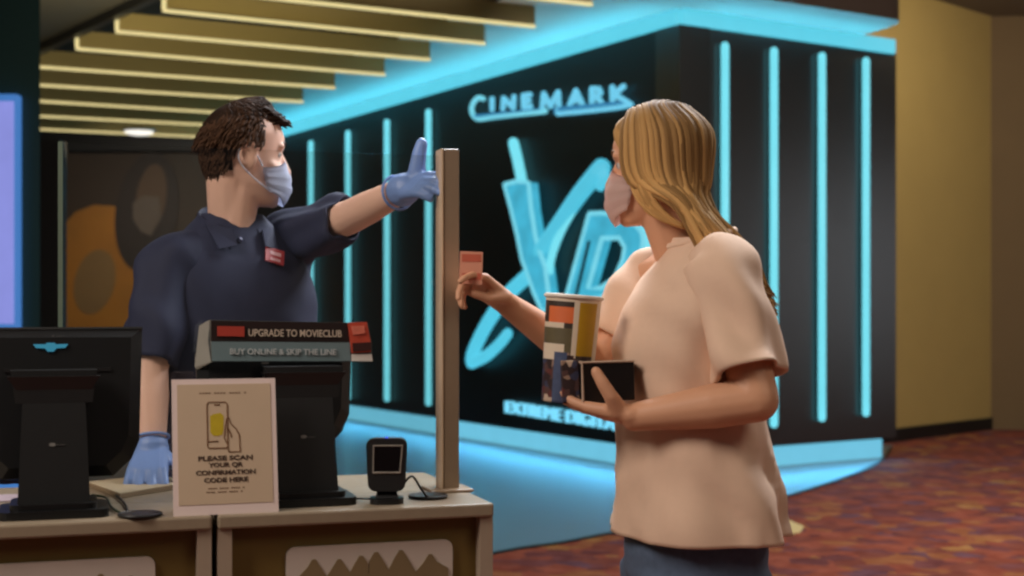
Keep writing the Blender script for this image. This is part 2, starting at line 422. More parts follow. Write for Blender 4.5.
def xs(cx, cy): return (455+.4425*cx, 125+.4427*cy)
def letter_shape(name, outer, hole, parent, off=.03, dep=.1, rim=True, face=CYANDEEP):
    P = [wpt(*xs(*p), off+dep)-nL*(off+dep) for p in outer]; Q = [wpt(*xs(*p), off+dep)-nL*(off+dep) for p in hole] if hole else None
    o0 = P[0]
    def to2(p): d = p-o0; return (d.dot(exL), d.z)
    cu = bpy.data.curves.new('c', 'CURVE'); cu.dimensions = '2D'; cu.fill_mode = 'BOTH'; cu.extrude = dep/2
    for L_ in ([P] + ([Q] if Q else [])):
        sp = cu.splines.new('POLY'); sp.points.add(len(L_)-1); sp.use_cyclic_u = True
        for i, p in enumerate(L_): x, y = to2(p); sp.points[i].co = (x, y, 0, 1)
    bm = NB(); to_bm(cu, bm, lambda c: o0+exL*c.x+Z*c.y+nL*(off+dep/2+c.z)); bpy.data.curves.remove(cu)
    f = obj(name, bm, face, parent)
    if rim:
        bm = NB()
        for L_ in ([P] + ([Q] if Q else [])):
            tube(bm, [p+nL*(off+dep) for p in L_+[L_[0]]], .022, 6, caps=False)
        obj('neon_outline', bm, CYANRIM, f, True)
    return f
xd = thing('neon_logo_sign', 'big glowing cyan two-letter neon sign on the black wall behind the cup', 'sign', wpt(550,330))
def xt(cx, cy): return ((340+.5208*cx-455)/.4425, (120+.5208*cy-125)/.4427)
XO = [xt(*p) for p in ((316,124),(338,118),(362,120),(367,170),(375,222),(382,248),(394,282),(400,330),(402,364),(388,366),(372,330),(362,300),(350,268),(340,218),(328,168))]
letter_shape('letter', XO, None, xd)
bm = NB(); stroke(bm, [xs(*xt(*p)) for p in ((333,44),(341,76),(350,122))], .10); obj('letter_stroke', bm, CYAN, xd, True)
def strokes(paths, name, m):
    bm = NB()
    for pts, w in paths:
        P = catmull([wpt(*xs(*xt(*p)), .09) for p in pts], 4); n = len(P)
        tube(bm, P, [(w[0]+(w[1]-w[0])*k/(n-1))/2 for k in range(n)], 10); ball(bm, P[0], w[0]/2, 10); ball(bm, P[-1], w[1]/2, 10)
    return obj(name, bm, m, xd, True)
strokes([(((384,252),(420,200),(462,140),(502,92)), (.13,.16))], 'letter_stroke', glow('cyan stroke', (82,198,226), .95))
strokes([(((502,92),(506,112),(500,128)), (.14,.08))], 'letter_stroke', glow('cyan hook', (86,202,230), .95))
strokes([(((364,296),(318,340),(280,396),(256,446),(253,466)), (.14,.12)), (((253,466),(282,452),(308,428),(322,410)), (.12,.10))], 'letter_stroke', glow('cyan loop', (84,202,230), .98))
DO = catmull([V((x,y,0)) for x,y in ((304,200),(345,200),(388,213),(420,238),(424,275),(404,330),(366,374),(318,392),(252,388))], 4)
DO = [(p.x,p.y) for p in DO]
DH = [(332,256),(372,255),(384,276),(380,304),(362,346),(330,368),(300,370)]
d_ = letter_shape('letter', DO, DH, xd)
bm = NB(); tube(bm, [wpt(*xs(*p),.15) for p in ((303,262),(273,388))], .016, 6); obj('groove_line', bm, BLACKTRIM, d_)
bm = NB(); R_ = [xs(*p) for p in ((268,190),(240,240),(218,300),(212,360),(222,408),(262,432),(320,424),(375,392),(412,340),(432,288),(434,240),(420,205))]
P = catmull([wpt(*p,.08) for p in R_], 4); tube(bm, P, .035, 8); obj('neon_ring', bm, CYAN, xd, True)
tl = thing('tagline_sign', 'small glowing cyan line of lettering low on the black wall', 'sign', wpt(560,420))
bm = NB(); q0 = wpt(509,411); q1 = wpt(626,430)
ex_ = (q1-q0).normalized(); bm2 = NB()
text(bm2, 'EXTREME DIGITAL', q0+nL*.02-Z*.01, ex_, Z, (q1-q0).length, .11, .02, 0, .0, 'LEFT')
bm.free(); obj('lettering', bm2, glow('tagline glow', (120,214,246), 1.1), tl)

# ------------------------------------------------------------------ far end: screen, mirrored figure built as flat panels
sc_ = thing('digital_display', 'bright lavender digital display on the dark column at far left', 'display', W(0,328,8.9))
bm = NB(); c0 = W(-60,330,8.95); c1 = W(20,95,8.95); abox(bm, c0.x, c1.x, 8.9, 8.99, 0, c1.z, bev=.01); obj('casing', bm, glow('display edge', (70,130,205), .8), sc_)
bm = NB(); abox(bm, c0.x, W(14,0,8.9).x, 8.88, 8.9, c0.z+.04, c1.z-.05); obj('screen', bm, glow('display picture', (140,146,224), .95, .12), sc_)
po = thing('reflection_panel', 'tall orange panel imitating a masked face mirrored in the counter shield, on the far wall', 'reflection', W(140,335,19.2))  # stands in for an image mirrored in the shield, coloured onto flat panels
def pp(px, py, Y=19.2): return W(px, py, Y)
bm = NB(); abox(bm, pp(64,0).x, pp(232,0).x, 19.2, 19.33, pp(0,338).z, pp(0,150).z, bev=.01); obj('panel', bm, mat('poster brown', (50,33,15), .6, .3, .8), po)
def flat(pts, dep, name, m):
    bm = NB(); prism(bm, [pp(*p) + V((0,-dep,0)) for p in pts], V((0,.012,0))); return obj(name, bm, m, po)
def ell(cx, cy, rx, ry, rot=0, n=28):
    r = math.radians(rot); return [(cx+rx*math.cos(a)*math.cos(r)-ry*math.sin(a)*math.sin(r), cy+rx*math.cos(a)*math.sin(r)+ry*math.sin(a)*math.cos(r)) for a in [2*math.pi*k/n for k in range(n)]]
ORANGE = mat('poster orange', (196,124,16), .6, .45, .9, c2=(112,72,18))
flat([(66,336),(66,222),(76,212),(94,205),(114,206),(132,222),(150,240),(170,256),(200,262),(226,290),(226,336)], .014, 'reflected_jacket', ORANGE)
flat(ell(147,212,31,60,8), .028, 'reflected_hair', mat('poster hair', (34,21,12), .6))
flat(ell(152,198,15,34,8), .042, 'reflected_face', mat('poster face', (84,60,38), .6, .1, 3))
flat([(134,203),(144,196),(160,197),(162,218),(152,236),(142,232),(134,219)], .056, 'reflected_mask', mat('poster mask', (92,78,66), .6))
flat(ell(95,282,20,33,14), .028, 'reflected_oval', mat('poster pale oval', (128,96,52), .6, .15, 2))

# ------------------------------------------------------------------ counter
C0 = V((-.032,2.51,0)); U_ = V((.952,.306,0)).normalized(); Vv = V((-.306,.952,0)).normalized(); CT = .95
def K(u, v, z=0): return C0+U_*u+Vv*v+V((0,0,z))
def onc(px, py, z=CT):                        # a photo pixel on the counter top -> (u, v)
    p = onplane(px, py, V((0,0,z)), Z)-C0; return p.dot(U_), p.dot(Vv)
TAN = mat('tan counter laminate', (150,134,112), .45, .1, 50)
EDGE = mat('pale counter edging', (168,150,130), .5, .06, 40)
WOOD = mat('olive brown counter front', (112,90,40), .55, .15, 4)
def kbox(bm, u0, u1, v0, v1, z0, z1, mi=0, bev=0): frame_box(bm, K(u0,v0,z0), U_*(u1-u0), Vv*(v1-v0), V((0,0,z1-z0)), mi, bev)
def counter(u0, u1, lab, su0, su1, sz1, peaks):
    t = thing('service_counter', lab, 'counter', K((u0+u1)/2, .3), 'ticket counter units')
    bm = NB(); kbox(bm, u0, u1, .035, .48, .08, CT-.024); obj('carcass', bm, WOOD, t)
    bm = NB(); kbox(bm, u0, u1, 0, .50, CT-.024, CT, bev=.004); obj('counter_top', bm, TAN, t)
    for a, b in ((u0, u0+.024), (u1-.024, u1)):
        bm = NB(); kbox(bm, a, b, .008, .04, .0, CT-.024); obj('corner_post', bm, EDGE, t)
    bm = NB(); kbox(bm, u0+.03, u1-.03, .05, .46, 0, .08); obj('plinth', bm, BLACKTRIM, t)
    w, h = su1-su0, .34
    bm = NB(); prism(bm, [K(su0+x, .034, sz1-h+y) for x, y in rrect(w, h, .015)], -Vv*.008)
    sp = obj('sign_panel', bm, mat('white front panel', (205,192,180), .5, .05, 20), t)
    bm = NB(); prof = [(.006,-h+.02)]+peaks+[(w-.006,-h+.02)]
    prism(bm, [K(su0+x, .026, sz1+y) for x, y in prof], -Vv*.003); obj('printed_silhouette', bm, mat('brown print', (132,112,80), .6, .15, 12), sp)
    return t
def zf(px, py):                               # front face point -> (u, z)
    p = onplane(px, py, K(0,.03), Vv); return (p-C0).dot(U_), p.z
su0, _ = zf(286, 560); su1, sz1 = zf(452, 539)
wR = su1-su0
def peakrow(w, ps, lo):
    out = []; last = 0
    for i, (f, hgt) in enumerate(ps):
        x = f*w; m = (last+x)/2
        out.append((max(.006, m), lo - (.004 if i % 2 else -.002))); 
        out += [(x-.012, hgt-.014), (x-.003, hgt), (x+.003, hgt), (x+.012, hgt-.014)]; last = x
    out.append((min(w-.006,(last+w)/2+.012), lo)); return out
pk = peakrow(wR, [(.16,-.022),(.31,-.024),(.44,-.02),(.53,-.015),(.68,-.014),(.86,-.024)], -.05)
counter(-.487, 0, 'olive brown counter unit under the placard and scanner, nearer the woman', su0, su1, sz1, pk)
sl1, slz = zf(155, 556)
pk2 = peakrow(.4, [(.1,-.04),(.3,-.04),(.52,-.03),(.68,-.028),(.78,-.024),(.9,-.03)], -.05)
counter(-1.36, -.497, 'olive brown counter unit under the left terminal, at the frame\'s lower left', sl1-.4, sl1, slz, pk2)

# acrylic shield with its post
GV = .20
uL = None
sh = thing('sneeze_guard', 'clear acrylic counter shield with a tan upright post between man and woman', 'shield', K(-.03, GV, CT))
pz = HC+(HZ-150)*K(-.03,GV).y/F
bm = NB(); kbox(bm, -.046, -.014, GV-.02, GV+.02, CT, pz, bev=.003); obj('post', bm, mat('tan post', (140,120,98), .4, .08, 30), sh)
bm = NB(); kbox(bm, -.05, -.046, GV-.022, GV+.022, CT, pz, bev=.001); obj('edge_channel', bm, mat('pale edge channel', (205,180,150), .4), sh)
bm = NB(); kbox(bm, -.075, .008, GV-.045, GV+.04, CT, CT+.006, bev=.002); obj('foot_plate', bm, mat('tan foot', (150,126,100), .4), sh)
def solve_u(px, v):
    lo, hi = -2., 1.
    for _ in range(50):
        m = (lo+hi)/2; p = K(m, v)
        if CX+F*p.x/p.y < px: lo = m
        else: hi = m
    return lo
gu = solve_u(58, GV)
bm = NB(); kbox(bm, gu+.006, -.047, GV-.003, GV+.003, CT, pz-.012); g = obj('acrylic_panel', bm, ACRYL, sh)
bm = NB(); kbox(bm, gu, gu+.008, GV-.004, GV+.004, CT, pz-.01); obj('panel_edge', bm, mat('greenish acrylic edge', (112,128,112), .3), sh)

# POS terminals
def terminal(uc, vf, lab, px_logo, top, bot, wid, accent, po=0, yaw=0):
    c = K(uc, vf, CT); t = thing('ticketing_terminal', lab, 'terminal', c, 'ticketing terminals')
    rot = Matrix.Rotation(yaw, 3, 'Z')
    U2 = rot@U_; V2 = rot@Vv
    def T(u, v, z): return c+U2*u+V2*v+V((0,0,z))
    # base
    bm = NB(); prism(bm, [T(x-.088, y, 0) for x, y in rrect(.176, .13, .02)], V((0,0,.014)))
    prism(bm, [T(x-.07, y+.01, .014) for x, y in rrect(.14, .11, .02)], V((0,0,.01))); obj('base', bm, BLACKPL, t)
    # stand: tapered wedge leaning back
    h = .185
    w0, w1 = .058, .05
    bm = NB()
    prof = [(-1,.024),(1,.024),(1,.024+h),(-1,.024+h)]
    a = [T(-w0,.03,.02), T(w0,.03,.02), T(w1,.052,.02+h), T(-w1,.052,.02+h)]
    prism(bm, a, V2*.035); st = obj('stand', bm, BLACKPL2, t)
    nn_ = (a[1]-a[0]).cross(a[3]-a[0]).normalized(); up = (a[3]-a[0]).normalized()
    bm = NB(); text(bm, '●—', (a[0]+a[1])/2+up*.098-nn_*0+nn_*.0005, U2, up, .026, .006, .0006); obj('logo', bm, GREYPL, st)
    # rear housing hinge
    bm = NB(); prism(bm, [T(-.062,.05,.19), T(.062,.05,.19), T(.07,.05,.245), T(-.07,.05,.245)], V2*.045); prism(bm, [T(-.075,.042,.235), T(.075,.042,.235), T(.06,.05,.212), T(-.06,.05,.212)], V2*.03); obj('hinge', bm, BLACKPL2, t)
    # screen body: chamfered lower corners, tapering back shell
    hw = wid/2; zt, zb = top-CT, bot-CT
    outl = [(-hw,zt),(hw,zt),(hw-.006,zb+.06),(hw-.02,zb+.028),(hw-.05,zb),( -hw+.05,zb),(-hw+.02,zb+.028),(-hw+.006,zb+.06)]
    lean = .10
    def S(x, z, d): return T(x+po, .092+d+(z-zb)*lean, z)
    bm = NB()
    prism(bm, [S(x,z,.018) for x,z in outl], V2*.016+V((0,0,-.002)))
    inn = [(x*.86, zb+.02+(z-zb)*.86) for x, z in outl]
    A_ = [bm.verts.new(S(x,z,.018)) for x,z in outl]; B_ = [bm.verts.new(S(x,z,.0)) for x,z in inn]
    for i in range(8): bm.faces.new((A_[i], A_[(i+1)%8], B_[(i+1)%8], B_[i]))
    bm.faces.new(B_); bmesh.ops.recalc_face_normals(bm, faces=bm.faces[:])
    bod = obj('screen_housing', bm, BLACKPL, t)
    bm = NB(); tube(bm, [S(-hw,zt-.002,.017), S(hw,zt-.002,.017)], .004, 6); obj('top_edge', bm, BLACKPL2, bod)
    bm = NB(); frame_box(bm, S(-hw*.62,zt-.075,-.003), U2*hw*1.24, V2*.008, V((0,0,.006))); obj('vent_slot', bm, BLACKPL2, bod)
    if accent:
        bm = NB(); prism(bm, [S(x*.8-.012, zt-.034+z*.8, -.001) for x, z in ((-.036,.008),(-.01,.008),(-.008,.011),(.008,.011),(.01,.008),(.036,.008),(.03,.0),(.012,-.001),(.006,-.008),(-.006,-.008),(-.012,-.001),(-.03,.0))], -V2*.003)
        obj('emblem', bm, glow('cyan emblem', (50,150,180), .6), bod)
        bm = NB(); text(bm, '• —', S(0, zt-.016, 0), U2, V((0,0,1)), .02, .005, .0006); obj('logo', bm, GREYPL, bod)
    # screen on the operator's side
    bm = NB(); frame_box(bm, S(-hw+.02,zb+.04,.036), U2*(2*hw-.04), V2*.002, V((0,0,zt-zb-.06))+V2*(zt-zb-.06)*lean); obj('screen', bm, mat('dark screen', (16,18,24), .15), t)
    return t, T, S
u1_, v1_ = onc(54, 519)
def zat(u, v, py): return HC+(HZ-py)*K(u,v).y/F
terminal(u1_-.0, .035, 'black ticketing terminal with cyan emblem at the far left of the counter', 0, zat(u1_,.17,328), zat(u1_,.17,476), .285, True, .006)
u2_, v2_ = onc(305, 504)
t2, T2, S2 = terminal(u2_, .05, 'black ticketing terminal behind the paper placard, topped by a promotional strip', 0, zat(u2_,.2,352), zat(u2_,.2,446), .285, False, -.042)

# promotional strip in a clear holder on the second terminal
sv = .125
def sgn(px, py): return onplane(px, py, K(0, sv), Vv)
pr_ = thing('promotional_sign', 'two-row promotional strip in a clear holder on top of a terminal', 'sign', sgn(288,362))
def quad(bm, p, dep, off=0, mi=0): prism(bm, [sgn(*q)-Vv*off for q in p], Vv*dep, mi)
bm = NB(); quad(bm, [(210,320),(368,323),(372,343),(372,362),(211,362),(208,341)], .004); obj('backing', bm, mat('clear holder', (96,100,98), .2), pr_)
bm = NB(); quad(bm, [(211,320.5),(367,323),(367,342),(211,341)], .003, .003); top_ = obj('upper_strip', bm, mat('dark strip', (40,28,26), .4), pr_)
bm = NB(); quad(bm, [(211,341.5),(350,342.5),(350,361),(212,361)], .003, .0035); low_ = obj('lower_strip', bm, mat('grey blue strip', (112,132,136), .4), pr_)
bm = NB(); quad(bm, [(217,326),(244,326.5),(244,336.5),(217,336)], .002, .006); obj('red_label', bm, mat('red label', (176,62,48), .5), top_)
U3 = (sgn(340,333)-sgn(248,332)).normalized()
bm = NB(); text(bm, 'UPGRADE TO MOVIECLUB', sgn(295,336.5)-Vv*.0045, U3, Z, (sgn(341,333)-sgn(248,333)).length, .0125, .0007, 0, .012); obj('lettering', bm, mat('pale lettering', (206,190,170), .5), top_)
bm = NB(); text(bm, 'BUY ONLINE & SKIP THE LINE', sgn(283,354.5)-Vv*.005, U3, Z, (sgn(335,352)-sgn(229,352)).length, .0105, .0007, 0, .012); obj('lettering', bm, mat('pale lettering two', (190,196,196), .5), low_)
bm = NB(); quad(bm, [(347,322.5),(366,322),(370,344),(370,352),(351,353)], .004, .008); cd = obj('picture_card', bm, mat('red picture card', (190,74,52), .5, .3, 60), pr_)
bm = NB(); quad(bm, [(351.5,343),(369.8,342),(370,350),(352,351.5)], .002, .0105); obj('card_band', bm, mat('dark card band', (60,26,22), .5), cd)
bm = NB(); quad(bm, [(350,326),(363,325.5),(364,333),(352,335)], .002, .0105); obj('card_picture', bm, mat('pale red', (222,120,98), .5, .3, 80), cd)
bm = NB(); quad(bm, [(351,354),(371,354),(372,361),(351,361)], .003, .006); obj('white_foot', bm, WHITEPL, pr_)
bm = NB(); P = [sgn(209,320), sgn(201,326), sgn(197,368), sgn(199,371), sgn(211,362)]
prism(bm, [P[0]+Vv*.0, P[1]+Vv*.035, P[2]+Vv*.05, P[3]+Vv*.05, P[4]], U_*.003); obj('side_support', bm, mat('clear plastic side', (150,146,136), .25), pr_)
bm = NB(); frame_box(bm, sgn(262,364), U_*.012, Vv*.01, V((0,0,.01))); obj('support_clip', bm, GREYPL, pr_)

# paper placard at the counter edge
a0 = K(onc(174,517.5)[0], .012, CT); a1 = K(onc(280,513)[0], .012, CT)
PW = (a1-a0).length; PH = .232; lean = math.radians(11)
eu = (a1-a0).normalized(); ev = (Vv*math.sin(lean)+Z*math.cos(lean)).normalized(); en = eu.cross(ev).normalized()
pc = thing('placard', 'white-bordered paper placard with phone and hand drawing leaning at counter edge', 'sign', (a0+a1)/2)
def PP(x, y, o=0): return a0+eu*(x*PW)+ev*(y*PH)+en*o
bm = NB(); frame_box(bm, PP(0,0), eu*PW, ev*PH, -en*.004); obj('board', bm, mat('pale placard border', (228,208,202), .5, .03), pc)
bm = NB(); frame_box(bm, PP(.05,.075,.0), eu*PW*.90, ev*PH*.885, en*.001); obj('printed_sheet', bm, mat('tan placard sheet', (198,175,148), .6, .04), pc)
bm = NB(); prism(bm, [PP(.3,.0,-.005), PP(.7,0,-.005), PP(.55,.6,-.005)], Vv*.04); obj('easel_back', bm, GREYPL, pc)
INK = mat('brown ink', (66,46,34), .7)
bm = NB()
for s, y, w in (('PLEASE SCAN', .395, .52), ('YOUR QR', .345, .33), ('CONFIRMATION', .29, .57), ('CODE HERE', .235, .42)):
    text(bm, s, PP(.5,y,.001), eu, ev, PW*w, .0075, .0005, 0, .03)
for s, y, w in (('CONFIRMATION CODE', .185, .34), ('CODE HERE PLEASE', .155, .34), ('PLEASE SCAN YOUR CODE HERE', .885, .42)):
    pass
obj('lettering', bm, INK, pc)
for y, x0, x1 in ((.185,.33,.68),(.158,.31,.66),(.888,.26,.72)):
    n = 16; bm = NB()
    for k in range(n):
        if k % 5 != 4: frame_box(bm, PP(x0+(x1-x0)*k/n, y, .001), eu*PW*(x1-x0)/n*.75, ev*PH*.010, en*.0005)
    obj('small_print', bm, mat('tan ink', (130,104,82), .7), pc)
def line(bm, pts, w=.0011): tube(bm, [PP(x,y,.0015) for x,y in pts], w, 5)
bm = NB(); line(bm, [(.33,.50),(.33,.81),(.345,.825),(.51,.825),(.525,.81),(.525,.50),(.51,.485),(.345,.485),(.33,.50)]); line(bm, [(.40,.805),(.455,.805)]); line(bm, [(.33,.535),(.43,.535)])
line(bm, [(.49,.56),(.515,.70),(.535,.71),(.56,.66),(.61,.62),(.635,.58),(.64,.455),(.53,.455),(.525,.505),(.49,.56)]); line(bm, [(.53,.63),(.555,.585),(.56,.56)])
obj('drawing', bm, mat('drawing ink', (120,84,54), .7), pc)
bm = NB(); prism(bm, [PP(x,y,.001) for x,y in ((.36,.72),(.385,.735),(.46,.745),(.49,.72),(.485,.62),(.475,.585),(.44,.575),(.39,.575),(.36,.60))], en*.0006); obj('yellow_patch', bm, mat('yellow print', (190,166,24), .6, .15, 90), pc)

# barcode scanner
su, svv = onc(386, 504)
bs = thing('barcode_scanner', 'small black upright barcode scanner with silver-framed window beside the post', 'scanner', K(su, .045, CT))
c = K(su, .045, CT); yw = Matrix.Rotation(math.radians(-14), 3, 'Z'); us, vs_ = yw@U_, yw@Vv
def B(x, y, z): return c+us*x+vs_*y+V((0,0,z))
bm = NB(); prism(bm, [B(x-.03, y-.01, 0) for x,y in rrect(.06,.06,.02)], V((0,0,.01))); prism(bm, [B(-.02,.01,.01), B(.02,.01,.01), B(.016,.02,.03), B(-.016,.02,.03)], vs_*.02); obj('base', bm, BLACKPL, bs)
bm = NB()
fr = [(x-.033, z) for x, z in rrect(.066,.095,.014)]
front = [B(x*(1+.12*(z/.095)), .006-.012*(z/.095)*0+.0, .022+z) for x,z in fr]
prism(bm, front, vs_*.03); prism(bm, [p+vs_*.03 for p in [B(x*.86,.006,.026+z*.9) for x,z in fr]], vs_*.012)
bodyb = obj('body', bm, BLACKPL2, bs)
bm = NB(); wf = [(-.024,.034),(.024,.034),(.028,.082),(-.023,.082)]
wp = [B(x,.005,.022+z) for x,z in wf]; tube(bm, wp+[wp[0], wp[1]], .0022, 6); obj('window_frame', bm, mat('silver frame', (168,160,150), .35, metal=.4), bodyb)
bm = NB(); prism(bm, wp, -vs_*.0012); obj('scan_window', bm, mat('dark window', (14,6,6), .1), bodyb)
bm = NB(); ball(bm, B(0,.01,.1165), .0035, 10); obj('indicator_light', bm, glow('blue indicator', (70,90,230), 1.2), bodyb, True)
bm = NB(); P = [B(.028,.03,.03), B(.045,.04,.045), B(.062,.05,.02), B(.075,.05,.005), K(-.075,.13,CT+.004), K(-.07,.11,CT+.004)]
tube(bm, catmull(P,6), .0022, 6); obj('cable', bm, BLACKPL, bs, True); bm = NB(); P = [B(-.03,.03,.006), B(-.07,.05,.004), B(-.09,.03,.004), B(-.12,.06,.004)]; tube(bm, catmull(P,6), .002, 6); obj('cable', bm, BLACKPL, bs, True)

# things on the counter top behind the left terminal
def grommet(px, py, lab):
    u, v = onc(px, py); g = thing('cable_grommet', lab, 'grommet', K(u,v,CT), 'black cable grommets in the counter top')
    ring = [K(u+.034*math.cos(a), v+.034*math.sin(a), CT+.002) for a in [2*math.pi*k/24 for k in range(24)]]
    bm = NB(); prism(bm, ring, V((0,0,.004))); obj('cap', bm, BLACKPL, g)
    bm = NB(); tube(bm, [p+V((0,0,.002)) for p in ring+[ring[0]]], .003, 6, caps=False); obj('rim', bm, BLACKPL2, g, True)
grommet(140, 516.5, 'black round cable grommet between the left terminal and the placard')
grommet(428, 498, 'black round cable grommet by the foot of the shield post')
ub, vb = onc(132, 487)
bk = thing('booklet', 'flat pale booklet on the counter under the man\'s gloved hand', 'booklet', K(ub,vb,CT))
cor_ = [K(*onc(*p), CT) for p in ((88,487),(150,480),(196,486),(120,499))]
bm = NB(); prism(bm, [p+V((0,0,.001)) for p in cor_], V((0,0,.008))); obj('pages', bm, mat('paper block', (150,128,100), .7), bk)
bm = NB(); prism(bm, [p+V((0,0,.009)) for p in cor_], V((0,0,.0015))); obj('cover', bm, mat('pale cover', (200,182,150), .6, .05), bk)
bm = NB(); P = [K(*onc(*p), CT+.004) for p in ((98,486),(112,494),(124,505),(128,514))]; tube(bm, catmull(P,6), .0022, 6)
o = obj('cable', bm, mat('dark cable', (20,24,18), .5), None, True, K(*onc(110,495),CT)); tag(o, 'dark cable running across the pale booklet to the round grommet', 'cable'); bm = NB()
P = [K(*onc(*p), CT+.004) for p in ((92,497),(106,500),(112,510),(124,517))]; tube(bm, catmull(P,6), .0022, 6)
o = obj('cable', bm, mat('dark green cable', (34,48,22), .5), None, True, K(*onc(110,503),CT)); tag(o, 'dark green cable looping beside the left terminal\'s base', 'cable')
ub, vb = onc(6, 484); cc = K(ub, vb, CT+.02)
bm = NB()
for k in range(5): ball(bm, cc+U_*(-.06+.03*k)+Vv*random.uniform(-.015,.015)+V((0,0,.0)), (.04,.035,.022-.002*abs(k-2)), 14)
me = remesh(bm, .006, 4); o = obj('folded_cloth', me, mat('dark blue cloth', (24,50,92), .9, .15, 20), None, True, V((cc.x,cc.y,CT))); tag(o, 'dark blue folded cloth lying behind the left terminal', 'cloth')
bm = NB(); u, v = onc(10, 500); kbox(bm, u-.12, u+.07, v-.03, v+.06, CT+.0005, CT+.003); o = obj('paper_sheet', bm, mat('pale lilac sheet', (178,160,168), .7), None, False, K(u,v,CT)); tag(o, 'pale lilac paper sheet on the counter beside the left terminal\'s base', 'paper')
q = onfloor(793,528); bm = NB(); prism(bm, [onfloor(*p)+V((0,0,.001)) for p in ((772,520),(790,521),(804,527),(800,533),(772,537))], V((0,0,.004)))
o = obj('floor_patch', bm, mat('flat cream', (214,196,140), .7), None, False, q); tag(o, 'small cream patch on the carpet just behind the woman', 'floor decal')  # flat cream patch laid on the carpet

